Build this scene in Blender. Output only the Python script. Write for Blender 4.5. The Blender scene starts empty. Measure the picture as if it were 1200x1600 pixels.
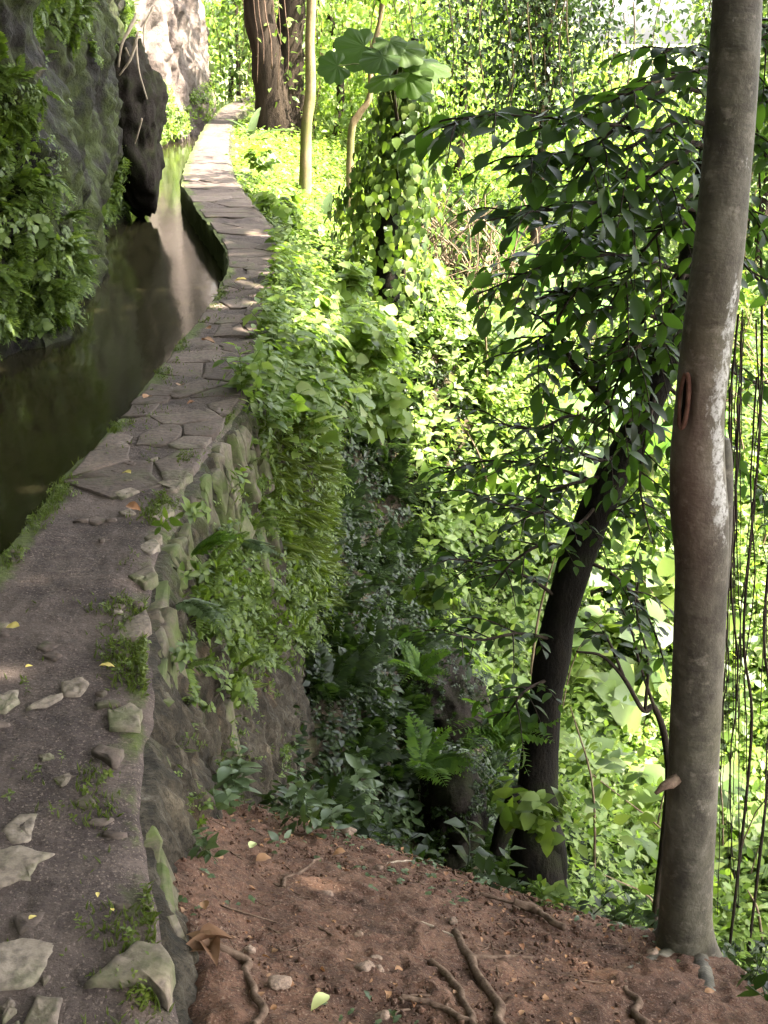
import bpy, math, random
import numpy as np

random.seed(7)
RNG = np.random.default_rng(11)
scene = bpy.context.scene
COL = scene.collection

# ------------------------------------------------------------------ camera, sky, sun, exposure
FPX, PITCH, EYE = 1800.0, math.radians(22.5), 1.55
cam_d = bpy.data.cameras.new('camera')
cam = bpy.data.objects.new('camera', cam_d)
COL.objects.link(cam)
cam.location = (0, 0, EYE)
cam.rotation_euler = (math.radians(90) - PITCH, 0, 0)
cam_d.sensor_fit = 'VERTICAL'
cam_d.sensor_height = 32.0
cam_d.lens = 32.0 * FPX / 1600.0
cam_d.clip_start = 0.05
cam_d.clip_end = 2000
scene.camera = cam

SUN_EL, SUN_AZ = math.radians(56), math.radians(97)     # azimuth from +Y (forward) towards +X
world = bpy.data.worlds.new('World')
scene.world = world
world.use_nodes = True
wn = world.node_tree
wn.nodes.clear()
sky = wn.nodes.new('ShaderNodeTexSky')
sky.sky_type = 'NISHITA'
sky.sun_disc = False
sky.sun_elevation = SUN_EL
sky.sun_rotation = SUN_AZ
sky.air_density = 1.0
sky.dust_density = 4.0
sky.ozone_density = 0.0
bg = wn.nodes.new('ShaderNodeBackground')
bg.inputs['Strength'].default_value = 0.15
wo = wn.nodes.new('ShaderNodeOutputWorld')
hazy = wn.nodes.new('ShaderNodeHueSaturation')      # bright hazy white sky
hazy.inputs['Saturation'].default_value = 0.3
hazy.inputs['Value'].default_value = 1.05
wn.links.new(sky.outputs[0], hazy.inputs['Color'])
wn.links.new(hazy.outputs[0], bg.inputs['Color'])
wn.links.new(bg.outputs[0], wo.inputs['Surface'])

sun_d = bpy.data.lights.new('sun', 'SUN')
sun_d.energy = 5.0
sun_d.angle = math.radians(0.55)
sun_d.color = (1.0, 0.92, 0.76)
sun = bpy.data.objects.new('sun', sun_d)
COL.objects.link(sun)
from mathutils import Vector, Matrix
SUNV = Vector((math.cos(SUN_EL) * math.sin(SUN_AZ), math.cos(SUN_EL) * math.cos(SUN_AZ), math.sin(SUN_EL)))
sun.rotation_euler = SUNV.to_track_quat('Z', 'Y').to_euler()
sun.location = (6, 4, 12)

vs = scene.view_settings
vs.view_transform = 'Standard'
vs.look = 'None'
vs.gamma = 1.0
vs.use_curve_mapping = False
vs.exposure = 3.5
cy = scene.cycles
cy.max_bounces = 5
cy.diffuse_bounces = 3
cy.glossy_bounces = 2
cy.transmission_bounces = 5
cy.transparent_max_bounces = 4
cy.caustics_reflective = False
cy.caustics_refractive = False
cy.use_denoising = True
cy.use_adaptive_sampling = True
cy.adaptive_threshold = 0.02

# ------------------------------------------------------------------ maths helpers
def P(px, py, d=None, z=None):
    """Point of the place seen at photo pixel (px,py), d metres ahead or at height z."""
    u, v = (px - 600) / FPX, -(py - 800) / FPX
    dy = math.cos(PITCH) + v * math.sin(PITCH)
    dz = -math.sin(PITCH) + v * math.cos(PITCH)
    t = (z - EYE) / dz if z is not None else d / dy
    return np.array((u * t, dy * t, EYE + dz * t))

def ss(a, b, x):
    t = np.clip((np.asarray(x, float) - a) / (b - a), 0, 1)
    return t * t * (3 - 2 * t)

def _hash(ix, iy, iz, seed):
    h = (ix.astype(np.int64) * 374761393 + iy.astype(np.int64) * 668265263 + iz.astype(np.int64) * 2147483647 + seed * 974711) & 0xFFFFFFFF
    h = ((h ^ (h >> 13)) * 1274126177) & 0xFFFFFFFF
    h = ((h ^ (h >> 16)) * 2246822519) & 0xFFFFFFFF
    return ((h ^ (h >> 15)) & 0xFFFFFF) / float(0xFFFFFF)

def vnoise(p, seed=0):
    p = np.asarray(p, float)
    i = np.floor(p)
    f = p - i
    f = f * f * (3 - 2 * f)
    i = i.astype(np.int64)
    r = 0
    for dx in (0, 1):
        for dy in (0, 1):
            for dz in (0, 1):
                w = (f[..., 0] if dx else 1 - f[..., 0]) * (f[..., 1] if dy else 1 - f[..., 1]) * (f[..., 2] if dz else 1 - f[..., 2])
                r = r + w * _hash(i[..., 0] + dx, i[..., 1] + dy, i[..., 2] + dz, seed)
    return r * 2 - 1

def fbm(p, octv=4, seed=0, gain=0.5):
    p = np.asarray(p, float)
    a, s, tot = 1.0, 0.0, 0.0
    for k in range(octv):
        s = s + a * vnoise(p * (2.03 ** k) + 17.3 * k, seed + k)
        tot += a
        a *= gain
    return s / tot

def unit(v):
    v = np.asarray(v, float)
    return v / np.maximum(np.linalg.norm(v, axis=-1, keepdims=True), 1e-9)

def frames(d, up):
    """Rotation matrices whose Y is d and whose Z is as near up as can be."""
    y = unit(d)
    x = unit(np.cross(y, np.broadcast_to(up, y.shape)) + 1e-6)
    z = np.cross(x, y)
    return np.stack([x, y, z], axis=-1)

# ------------------------------------------------------------------ mesh helpers
def mesh_np(name, V, F, smooth=False):
    V = np.ascontiguousarray(V, dtype=np.float32).reshape(-1, 3)
    F = np.ascontiguousarray(F, dtype=np.int32)
    k = F.shape[1]
    me = bpy.data.meshes.new(name)
    me.vertices.add(len(V))
    me.vertices.foreach_set('co', V.ravel())
    me.loops.add(F.size)
    me.loops.foreach_set('vertex_index', F.ravel())
    me.polygons.add(len(F))
    me.polygons.foreach_set('loop_start', np.arange(0, F.size, k, dtype=np.int32))
    if smooth:
        me.polygons.foreach_set('use_smooth', np.ones(len(F), dtype=bool))
    me.update(calc_edges=True)
    return me

def link(name, me, mat=None, parent=None, loc=None):
    o = bpy.data.objects.new(name, me)
    COL.objects.link(o)
    if mat is not None and me is not None and len(me.materials) == 0:
        me.materials.append(mat)
    if parent is not None:
        o.parent = parent
    if loc is not None:
        o.location = [float(a) for a in loc]
    return o

def tag(o, label=None, cat=None, group=None, kind=None):
    if label: o['label'] = label
    if cat: o['category'] = cat
    if group: o['group'] = group
    if kind: o['kind'] = kind
    return o

def empty(name, loc, label, cat, group=None):
    o = bpy.data.objects.new(name, None)
    COL.objects.link(o)
    o.location = [float(a) for a in loc]
    o.empty_display_size = 0.1
    return tag(o, label, cat, group)

class MB:
    """Collects triangles; build() makes ONE mesh object (vertices given in world space)."""
    def __init__(s):
        s.V, s.F, s.n = [], [], 0
    def add(s, V, F):
        V = np.asarray(V, float).reshape(-1, 3)
        F = np.asarray(F, int)
        if F.size == 0: return
        if F.shape[1] == 4:
            F = np.concatenate([F[:, [0, 1, 2]], F[:, [0, 2, 3]]])
        s.V.append(V); s.F.append(F + s.n); s.n += len(V)
    def inst(s, proto, pos, R, sc):
        pv, pf = proto
        pos = np.asarray(pos, float).reshape(-1, 3)
        if len(pos) == 0: return
        sc = np.broadcast_to(np.asarray(sc, float).reshape(-1, 1, 1) if np.ndim(sc) else float(sc), (len(pos), 1, 1))
        W = np.einsum('nij,kj->nki', R, pv) * sc + pos[:, None, :]
        FF = pf[None] + (np.arange(len(pos)) * len(pv))[:, None, None]
        s.V.append(W.reshape(-1, 3)); s.F.append(FF.reshape(-1, 3) + s.n); s.n += W.shape[0] * W.shape[1]
    def data(s):
        return np.concatenate(s.V), np.concatenate(s.F)
    def build(s, name, mat, parent=None, origin=None, smooth=False):
        V, F = s.data()
        if origin is not None: V = V - np.asarray(origin)
        me = mesh_np(name, V, F, smooth)
        return link(name, me, mat, parent, None if (origin is None or parent is not None) else origin)

def euler_of(R):
    ry = -np.arcsin(np.clip(R[:, 2, 0], -1, 1))
    return np.stack([np.arctan2(R[:, 2, 1], R[:, 2, 2]), ry, np.arctan2(R[:, 1, 0], R[:, 0, 0])], -1)

class GNB:
    """Same interface as MB for masses nobody could count: one object whose points carry the plants."""
    def __init__(s):
        s.protos, s.P, s.E, s.S, s.I = {}, [], [], [], []
    def inst(s, proto, pos, R, sc):
        pos = np.asarray(pos, float).reshape(-1, 3)
        if len(pos) == 0: return
        k = s.protos.setdefault(id(proto), (len(s.protos), proto))[0]
        s.P.append(pos); s.E.append(euler_of(np.asarray(R)))
        s.S.append(np.broadcast_to(np.asarray(sc, float), (len(pos),))); s.I.append(np.full(len(pos), k))
    def build(s, name, mat, parent=None, origin=None, smooth=False):
        pos = np.concatenate(s.P)
        me = bpy.data.meshes.new(name)
        me.vertices.add(len(pos))
        me.vertices.foreach_set('co', pos.astype(np.float32).ravel())
        for nm, ty, arr in (('turn', 'FLOAT_VECTOR', np.concatenate(s.E)), ('size', 'FLOAT', np.concatenate(s.S))):
            at = me.attributes.new(nm, ty, 'POINT')
            at.data.foreach_set('vector' if ty == 'FLOAT_VECTOR' else 'value', arr.astype(np.float32).ravel())
        at = me.attributes.new('which', 'INT', 'POINT')
        at.data.foreach_set('value', np.concatenate(s.I).astype(np.int32))
        o = link(name, me, mat, parent)
        ng = bpy.data.node_groups.new(name + '_scatter', 'GeometryNodeTree')
        ng.interface.new_socket('Geometry', in_out='INPUT', socket_type='NodeSocketGeometry')
        ng.interface.new_socket('Geometry', in_out='OUTPUT', socket_type='NodeSocketGeometry')
        N = ng.nodes.new
        gi, go, iop, jn = N('NodeGroupInput'), N('NodeGroupOutput'), N('GeometryNodeInstanceOnPoints'), N('GeometryNodeJoinGeometry')
        items = sorted(s.protos.values(), key=lambda a: -a[0])      # joined last link first
        for k, (pv, pf) in items:
            pm = mesh_np(name + '_plant', pv, pf)
            pm.materials.append(mat)
            po = bpy.data.objects.new(name + '_plant', pm)
            oi, g2 = N('GeometryNodeObjectInfo'), N('GeometryNodeGeometryToInstance')
            oi.inputs['Object'].default_value = po
            ng.links.new(oi.outputs['Geometry'], g2.inputs[0])
            ng.links.new(g2.outputs[0], jn.inputs[0])
        ng.links.new(gi.outputs[0], iop.inputs['Points'])
        ng.links.new(jn.outputs[0], iop.inputs['Instance'])
        iop.inputs['Pick Instance'].default_value = True
        for nm, dt, sock in (('turn', 'FLOAT_VECTOR', 'Rotation'), ('size', 'FLOAT', 'Scale'), ('which', 'INT', 'Instance Index')):
            na = N('GeometryNodeInputNamedAttribute')
            na.data_type = dt
            na.inputs['Name'].default_value = nm
            ng.links.new(na.outputs[0], iop.inputs[sock])
        ng.links.new(iop.outputs[0], go.inputs[0])
        md = o.modifiers.new('scatter', 'NODES')
        md.node_group = ng
        return o

def tube(pts, rad, sides=6, rough=0.0, seed=0, cap=True, freq=.9):
    pts = np.asarray(pts, float)
    n = len(pts)
    rad = np.broadcast_to(np.asarray(rad, float), (n,))
    t = unit(np.gradient(pts, axis=0))
    ref = np.array((0.0, 1.0, 0.0)) if abs(t[0][2]) > 0.7 else np.array((0.0, 0.0, 1.0))
    V = np.zeros((n, sides, 3))
    a = np.arange(sides) * 2 * math.pi / sides
    for i in range(n):
        x = unit(np.cross(ref, t[i])); y = np.cross(t[i], x)
        ref = y if abs(np.dot(y, t[i])) < .5 else ref
        V[i] = pts[i] + rad[i] * (np.cos(a)[:, None] * x + np.sin(a)[:, None] * y)
        ref = np.cross(t[i], x) * 0 + np.cross(x, t[i]) * -1
    if rough:
        nrm = V - pts[:, None]
        k = fbm(V * (freq / max(rad.max(), .004)), 3, seed)
        V = pts[:, None] + nrm * (1 + rough * k[..., None])
    i, j = np.meshgrid(np.arange(n - 1), np.arange(sides), indexing='ij')
    q = np.stack([i * sides + j, i * sides + (j + 1) % sides, (i + 1) * sides + (j + 1) % sides, (i + 1) * sides + j], -1).reshape(-1, 4)
    V = V.reshape(-1, 3)
    F = np.concatenate([q[:, [0, 1, 2]], q[:, [0, 2, 3]]])
    if cap:
        c0 = len(V)
        V = np.concatenate([V, pts[[0]], pts[[-1]]])
        jj = np.arange(sides)
        F = np.concatenate([F, np.stack([np.full(sides, c0), (jj + 1) % sides, jj], -1),
                            np.stack([np.full(sides, c0 + 1), (n - 1) * sides + jj, (n - 1) * sides + (jj + 1) % sides], -1)])
    return V, F

def spline(pts, n):
    """Catmull-Rom through pts, n samples."""
    p = np.asarray(pts, float)
    p = np.concatenate([[2 * p[0] - p[1]], p, [2 * p[-1] - p[-2]]])
    m = len(p) - 3
    out = []
    for u in np.linspace(0, m - 1e-6, n):
        i = int(u); f = u - i
        a, b, c, d = p[i:i + 4]
        out.append(.5 * (2 * b + (c - a) * f + (2 * a - 5 * b + 4 * c - d) * f * f + (3 * b - a - 3 * c + d) * f ** 3))
    return np.array(out)

def grid_faces(nu, nv):
    i, j = np.meshgrid(np.arange(nu - 1), np.arange(nv - 1), indexing='ij')
    return np.stack([i * nv + j, (i + 1) * nv + j, (i + 1) * nv + j + 1, i * nv + j + 1], -1).reshape(-1, 4)

def grid_normals(G):
    du = np.gradient(G, axis=0); dv = np.gradient(G, axis=1)
    return unit(np.cross(du, dv))

# ------------------------------------------------------------------ material helpers
class NT:
    def __init__(s, name):
        s.m = bpy.data.materials.new(name)
        s.m.use_nodes = True
        s.t = s.m.node_tree
        s.t.nodes.clear()
        s.out = s.n('ShaderNodeOutputMaterial')
    def n(s, typ, **kw):
        nd = s.t.nodes.new(typ)
        for k, v in kw.items(): setattr(nd, k, v)
        return nd
    def l(s, a, b): s.t.links.new(a, b)
    def noise(s, scale, detail=4, vec=None, rough=.55, dist=0.0):
        nd = s.n('ShaderNodeTexNoise')
        nd.inputs['Scale'].default_value = scale
        nd.inputs['Detail'].default_value = detail
        nd.inputs['Roughness'].default_value = rough
        nd.inputs['Distortion'].default_value = dist
        s.l(vec if vec is not None else s.pos(), nd.inputs['Vector'])
        return nd.outputs['Fac']
    def pos(s):
        if not hasattr(s, '_p'): s._p = s.n('ShaderNodeNewGeometry').outputs['Position']
        return s._p
    def objc(s):
        if not hasattr(s, '_o'): s._o = s.n('ShaderNodeTexCoord').outputs['Object']
        return s._o
    def stretch(s, vec, sx, sy, sz):
        m = s.n('ShaderNodeMapping')
        m.inputs['Scale'].default_value = (sx, sy, sz)
        s.l(vec, m.inputs['Vector'])
        return m.outputs[0]
    def ramp(s, fac, stops, interp='LINEAR'):
        r = s.n('ShaderNodeValToRGB')
        r.color_ramp.interpolation = interp
        e = r.color_ramp.elements
        while len(e) < len(stops): e.new(.5)
        for k, (p, c) in enumerate(stops):
            e[k].position = p
            e[k].color = (c[0], c[1], c[2], 1) if hasattr(c, '__len__') else (c, c, c, 1)
        s.l(fac, r.inputs['Fac'])
        return r.outputs['Color']
    def mix(s, fac, a, b, mode='MIX'):
        x = s.n('ShaderNodeMix', data_type='RGBA', blend_type=mode)
        for sock, v in ((x.inputs['Factor'], fac), (x.inputs['A'] if False else x.inputs[6], a), (x.inputs[7], b)):
            if hasattr(v, 'is_output') or hasattr(v, 'links'): s.l(v, sock)
            elif hasattr(v, '__len__'): sock.default_value = (*v[:3], 1)
            else: sock.default_value = v
        return x.outputs[2]
    def math(s, op, a, b=0.0):
        x = s.n('ShaderNodeMath', operation=op)
        for k, v in enumerate((a, b)):
            if hasattr(v, 'links'): s.l(v, x.inputs[k])
            else: x.inputs[k].default_value = v
        return x.outputs[0]
    def bsdf(s, col, rough=.7, spec=.4, normal=None):
        b = s.n('ShaderNodeBsdfPrincipled')
        for k, v in (('Base Color', col), ('Roughness', rough), ('Specular IOR Level', spec)):
            if hasattr(v, 'links'): s.l(v, b.inputs[k])
            elif hasattr(v, '__len__'): b.inputs[k].default_value = (*v[:3], 1)
            else: b.inputs[k].default_value = v
        if normal is not None: s.l(normal, b.inputs['Normal'])
        return b
    def bump(s, h, strength=.5, dist=.01):
        b = s.n('ShaderNodeBump')
        b.inputs['Strength'].default_value = strength
        b.inputs['Distance'].default_value = dist
        s.l(h, b.inputs['Height'])
        return b.outputs[0]
    def done(s, shader):
        s.l(shader, s.out.inputs['Surface'])
        return s.m

def leaf_mat(name, cols, trans=.4, rough=.45, spec=.32, tint=(1.25, 1.35, .55), tboost=1.0):
    t = NT(name)
    rnd = t.math('FRACT', t.math('ADD', t.n('ShaderNodeNewGeometry').outputs['Random Per Island'], t.n('ShaderNodeObjectInfo').outputs['Random']))
    c = t.ramp(rnd, [(k / (len(cols) - 1), q) for k, q in enumerate(cols)])
    nz = t.noise(60, 2)
    c2 = t.mix(t.math('MULTIPLY', nz, .45), c, t.mix(1.0, c, (.55, .6, .45), 'MULTIPLY'))
    b = t.bsdf(c2, rough, spec)
    tr = t.n('ShaderNodeBsdfTranslucent')
    t.l(t.mix(1.0, c, tuple(q * tboost for q in tint), 'MULTIPLY'), tr.inputs['Color'])
    mx = t.n('ShaderNodeMixShader')
    mx.inputs[0].default_value = trans
    t.l(b.outputs[0], mx.inputs[1]); t.l(tr.outputs[0], mx.inputs[2])
    return t.done(mx.outputs[0])

def stone_mat(name, cols, moss=(.05, .075, .012), moss_amt=.45, bump=.6, scale=9, spec=.22):
    t = NT(name)
    oi = t.n('ShaderNodeObjectInfo').outputs['Random']
    n1 = t.noise(scale, 6)
    n2 = t.noise(scale * 6, 5)
    base = t.ramp(t.math('ADD', t.math('MULTIPLY', n1, .6), t.math('MULTIPLY', oi, .4)), [(.2, cols[0]), (.5, cols[1]), (.8, cols[2])])
    base = t.mix(t.ramp(n2, [(.42, 0.0), (.7, .65)]), base, (.03, .024, .022))
    mm = t.ramp(t.noise(5.5, 6, rough=.7), [(.62 - moss_amt * .3, 0.0), (.74 - moss_amt * .2, 1.0)])
    base = t.mix(t.math('MULTIPLY', mm, moss_amt), base, moss)
    h = t.math('ADD', n1, t.math('MULTIPLY', n2, .5))
    return t.done(t.bsdf(base, .88, spec, t.bump(h, bump, .012)).outputs[0])

def bark_mat(name, c0, c1, c2, stretch=(14, 14, 3), bump=.6, dist=.012, lichen=None, moss=None):
    t = NT(name)
    v = t.stretch(t.pos(), *stretch)
    n1 = t.noise(1.0, 7, v, .65)
    n2 = t.noise(70, 4)
    col = t.ramp(n1, [(.3, c0), (.52, c1), (.75, c2)])
    col = t.mix(t.ramp(n2, [(.5, 0.0), (.75, .5)]), col, tuple(a * .45 for a in c0))
    if moss:
        col = t.mix(t.math('MULTIPLY', t.ramp(t.noise(3.2, 5), [(.5, 0.0), (.65, 1.0)]), moss[1]), col, moss[0])
    if lichen:
        lk = t.ramp(t.noise(26, 6, rough=.75), [(.60, 0.0), (.64, 1.0)])
        col = t.mix(t.math('MULTIPLY', lk, lichen[1]), col, lichen[0])
    h = t.math('ADD', n1, t.math('MULTIPLY', n2, .35))
    return t.done(t.bsdf(col, .9, .1, t.bump(h, bump, dist)).outputs[0])

# leaf colours
M_HERB = leaf_mat('herb_leaf', [(.05, .08, .015), (.085, .13, .022), (.13, .18, .035), (.065, .105, .022)], .42)
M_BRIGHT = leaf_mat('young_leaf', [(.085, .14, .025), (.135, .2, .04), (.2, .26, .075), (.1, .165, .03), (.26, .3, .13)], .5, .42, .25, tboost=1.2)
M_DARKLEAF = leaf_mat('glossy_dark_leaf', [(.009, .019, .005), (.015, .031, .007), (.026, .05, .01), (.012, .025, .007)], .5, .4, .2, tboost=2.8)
M_IVY = leaf_mat('ivy_leaf', [(.009, .017, .005), (.015, .028, .007), (.028, .047, .011)], .36, .38, .22, tboost=1.7)  # albedo lowered to put more shade into the slope hollow's plants
M_BLUEGREEN = leaf_mat('shade_herb_leaf', [(.045, .07, .03), (.065, .098, .042), (.095, .13, .06), (.05, .08, .03)], .3, .36, .32)
M_FERN = leaf_mat('fern_leaf', [(.05, .1, .02), (.08, .15, .025), (.12, .2, .03)], .42)
M_MOSSGRASS = leaf_mat('mossy_grass_leaf', [(.06, .085, .014), (.09, .125, .018), (.12, .15, .025)], .4)
M_FOREST = leaf_mat('forest_leaf', [(.035, .062, .014), (.06, .1, .02), (.1, .15, .03), (.15, .19, .055)], .42)
M_BANANA = leaf_mat('banana_leaf', [(.1, .19, .05), (.13, .23, .06)], .42, .35, .5)
M_DRYLEAF = leaf_mat('dry_leaf', [(.22, .1, .05), (.3, .16, .08), (.2, .11, .06)], .15, .6, .3, (1.2, 1, .7))
M_DEADLEAF = leaf_mat('dead_leaf', [(.1, .05, .028), (.17, .09, .05), (.24, .15, .09)], .12, .6, .25, (1.2, 1, .7))
M_YELLOWLEAF = leaf_mat('yellow_leaf', [(.5, .4, .1), (.55, .45, .16)], .2, .5, .4, (1.1, 1, .5))
M_PALELEAF = leaf_mat('pale_leaf', [(.42, .48, .2), (.5, .52, .26)], .2, .5, .4, (1.1, 1, .5))
M_DEADVINE = bark_mat('dead_vine_stem', (.06, .04, .025), (.13, .095, .06), (.2, .15, .1), (20, 20, 6))
M_STEM = bark_mat('green_stem', (.04, .045, .015), (.07, .085, .025), (.1, .1, .04), (30, 30, 10), .2)
M_TWIG = bark_mat('twig', (.01, .007, .005), (.022, .016, .011), (.045, .034, .024), (30, 30, 10), .4)
M_ROOT = bark_mat('root_bark', (.05, .03, .021), (.11, .073, .052), (.19, .135, .098), (40, 40, 40), .9, .006)
M_PALEROOT = bark_mat('pale_root', (.18, .14, .1), (.32, .26, .2), (.45, .38, .3), (20, 20, 8), .5)
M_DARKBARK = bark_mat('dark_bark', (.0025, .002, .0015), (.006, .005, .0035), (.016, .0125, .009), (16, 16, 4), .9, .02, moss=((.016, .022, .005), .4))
M_FARBARK = bark_mat('brown_bark', (.01, .007, .005), (.024, .017, .012), (.055, .04, .028), (9, 9, 1.4), .9, .04)
M_TANBARK = bark_mat('tan_bark', (.13, .09, .05), (.2, .15, .085), (.28, .22, .13), (8, 8, 2), .5, .01, moss=((.08, .11, .02), .5))
M_STONE = stone_mat('cap_stone', [(.1, .078, .06), (.165, .132, .104), (.23, .19, .152)], moss_amt=.5)
M_FLAG = stone_mat('flag_stone', [(.058, .042, .035), (.092, .069, .057), (.14, .108, .09)], moss_amt=.35)
M_FACESTONE = stone_mat('face_stone', [(.05, .041, .03), (.09, .073, .054), (.15, .125, .095)], moss_amt=.75)
M_PEBBLE = stone_mat('pebble_stone', [(.15, .1, .075), (.22, .155, .115), (.3, .22, .165)], moss_amt=.0, scale=30)
M_DARKROCK = stone_mat('dark_rock', [(.006, .005, .004), (.014, .0115, .009), (.03, .025, .02)], moss_amt=.5, bump=1.0, scale=11, spec=.05, moss=(.014, .02, .005))

# ------------------------------------------------------------------ the channel wall's run
RX = [(1.47, -.35), (1.62, -.39), (1.75, -.45), (1.98, -.52), (2.21, -.56), (2.48, -.61), (2.81, -.65), (3.22, -.72), (3.68, -.74), (4.13, -.73), (4.42, -.71), (4.94, -.66),
      (5.46, -.63), (6.09, -.64), (7.04, -.67), (8.3, -.72), (9.72, -.86), (11.67, -1.27), (14.18, -1.78), (16.97, -2.2), (20.37, -2.62), (24.39, -3.02), (28.9, -3.2), (33, -3.1), (40, -2.2)]
LX = [(1.47, -.95), (2.5, -1.2), (3.42, -1.25), (3.96, -1.23), (4.58, -1.18), (5.4, -1.15), (6.53, -1.11), (7.52, -1.09), (8.18, -1.12), (9.1, -1.24), (10.05, -1.46), (11.44, -1.83),
      (13.23, -2.27), (15.1, -2.54), (17.46, -2.8), (20.37, -3.12), (24.39, -3.5), (28.9, -3.8), (33, -3.8), (40, -3.0)]
def _curve(tab):
    a = np.array(tab)
    yy = np.linspace(-3, 40, 1200)
    xx = np.interp(yy, a[:, 0], a[:, 1])
    xx[yy < a[0, 0]] = a[0, 1] + (a[0, 0] - yy[yy < a[0, 0]]) * .12
    k = np.ones(15) / 15
    xs = np.convolve(np.pad(xx, 7, mode='edge'), k, mode='valid')
    return yy, xs
_ry, _rx = _curve(RX); _ly, _lx = _curve(LX)
xr = lambda y: np.interp(y, _ry, _rx)
xl = lambda y: np.interp(y, _ly, _lx)
WATER_Z = -0.25
BANK = [(-3.0, -2.2), (0, -2.3), (3, -2.35), (5, -2.3), (6.32, -2.17), (6.6, -2.05), (6.99, -1.85), (8.17, -1.98), (9.64, -2.16), (12.1, -2.52), (14.71, -2.93), (17.0, -3.42), (18.2, -3.9), (19.7, -3.9), (21.2, -3.62), (23.65, -3.62), (28.3, -4.05), (31.5, -4.45), (36, -5.5)]
xb = lambda y: np.interp(y, [a for a, b in BANK], [b for a, b in BANK]) - .1

# ------------------------------------------------------------------ ground sheet
def mound(x, y):
    y0 = y - 1.45
    m = -.42 * np.where(y0 > .25, y0, np.where(y0 > -.25, (y0 + .25) ** 2, 0) ) - .22 * (x + .4)
    yc = np.interp(x, [-.7, -.1, .42, .8, .9], [3.0, 2.75, 2.45, 2.32, 2.2])
    e = np.maximum(0, (y - yc) * .85) + np.maximum(0, x - .84) * 1.0
    return m - 1.25 * e * (e / (e + .12))

def slope(x, y):
    s = x - xr(y)
    A = np.interp(s, [-.3, 0, .4, 1.5, 2.6, 4.2, 12, 30, 80, 300], [-1.4, -1.4, -1.75, -3.3, -4.5, -4.9, -4.9, -4.0, -3.5, -3.5])
    B = np.interp(s, [-.3, 0, 1.6, 3.6, 5, 12, 30, 80, 300], [-.5, -.28, -.75, -2.9, -3.2, -3.5, -3.6, -3.4, -3.4])
    z = A + (B - A) * ss(8.0, 11.5, y)
    C = np.interp(s, [-.3, 0, 3, 6, 12, 30, 80, 300], [-.3, -.2, -.4, -1.2, -2.6, -3.2, -3.2, -3.2])
    z = z + (C - z) * ss(16, 26, y)
    far = ss(26, 70, y) * (1 - ss(-2, 9, x - y * .12)) * 7.0
    return z + far

def ground_z(x, y):
    x, y = np.asarray(x, float), np.asarray(y, float)
    a, b = slope(x, y), mound(x, y)
    k = .12
    h = np.clip(.5 + .5 * (b - a) / k, 0, 1)
    z = a + (b - a) * h + k * h * (1 - h)
    z = z + .07 * ss(.25, .05, x - xr(y)) * ss(3.2, 2.4, y) * ss(1.6, 2.0, y) - .05 * ss(.12, .0, x - xr(y)) * ss(2.0, 1.7, y)
    inside = x < xr(y) - .015
    z = np.where(inside, np.minimum(z, -.85), z)
    return z

def axis(segs):
    out = []
    for a, b, st in segs:
        out.append(np.arange(a, b, st))
    return np.concatenate(out)
gx = axis([(-300, -40, 26), (-40, -8, 3), (-8, -1.4, .3), (-1.4, -.7, .06), (-.7, 1.25, .013), (1.25, 4, .07), (4, 14, .35), (14, 50, 2), (50, 320, 30)])
gy = axis([(-60, -6, 6), (-6, 1.1, .4), (1.1, 2.95, .013), (2.95, 9, .07), (9, 30, .3), (30, 80, 2), (80, 700, 50)])
GX, GY = np.meshgrid(gx, gy, indexing='ij')
GZ = ground_z(GX, GY)
pp = np.stack([GX, GY, np.zeros_like(GX)], -1)
near = ss(9, 3, np.hypot(GX, GY - 2))
GZ = GZ + near * (.035 * fbm(pp * 3.1, 3, 5) + .012 * fbm(pp * 11, 3, 9) + .018 * np.maximum(0, fbm(pp * 38, 2, 3)) + .010 * fbm(pp * 75, 2, 4)) + (1 - near) * .18 * fbm(pp * .9, 3, 8)
G = np.stack([GX, GY, GZ], -1)
GN = grid_normals(G)
me = mesh_np('ground', G.reshape(-1, 3), grid_faces(*GX.shape), True)
bare = ss(.55, .12, np.maximum(0, GY - np.interp(GX, [-.7, -.1, .42, .84], [3.0, 2.75, 2.45, 2.3])) + np.maximum(0, GX - .86) * 2) * ss(-8, -4, GY)
at = me.attributes.new('bare', 'FLOAT', 'POINT')
at.data.foreach_set('value', bare.astype(np.float32).ravel())
t = NT('earth')
n1, n2, n3 = t.noise(7, 7, rough=.65), t.noise(45, 5, rough=.7), t.noise(170, 3)
red = t.ramp(n1, [(.3, (.038, .019, .012)), (.5, (.09, .046, .029)), (.7, (.145, .08, .052))])
red = t.mix(t.ramp(n2, [(.46, 0.0), (.7, .8)]), red, (.045, .025, .018))
red = t.mix(t.ramp(t.noise(110, 4, rough=.75), [(.52, 0.0), (.62, .7)]), red, (.02, .011, .008))
red = t.mix(t.ramp(n3, [(.58, 0.0), (.68, .6)]), red, (.23, .165, .125))
fy = t.n('ShaderNodeSeparateXYZ'); t.l(t.pos(), fy.inputs[0])
hum = t.ramp(n1, [(.3, (.018, .014, .009)), (.55, (.045, .032, .02)), (.8, (.06, .075, .022))])
a_ = t.n('ShaderNodeAttribute', attribute_name='bare').outputs['Fac']
hum = t.mix(t.ramp(t.math('MULTIPLY', fy.outputs['Y'], .01), [(.4, 0.0), (.55, 1.0)]), hum, (.26, .28, .14))  # far ground paled to burn out like the bright sky gap
hum = t.mix(t.ramp(t.math('MULTIPLY', fy.outputs['Y'], .01), [(.12, 0.0), (.2, .6)]), hum, (.1, .12, .04))
col = t.mix(a_, hum, red)
M_EARTH = t.done(t.bsdf(col, .9, .2, t.bump(t.math('ADD', t.math('ADD', n1, t.math('MULTIPLY', n2, .6)), t.math('MULTIPLY', n3, .3)), .8, .015)).outputs[0])
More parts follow.
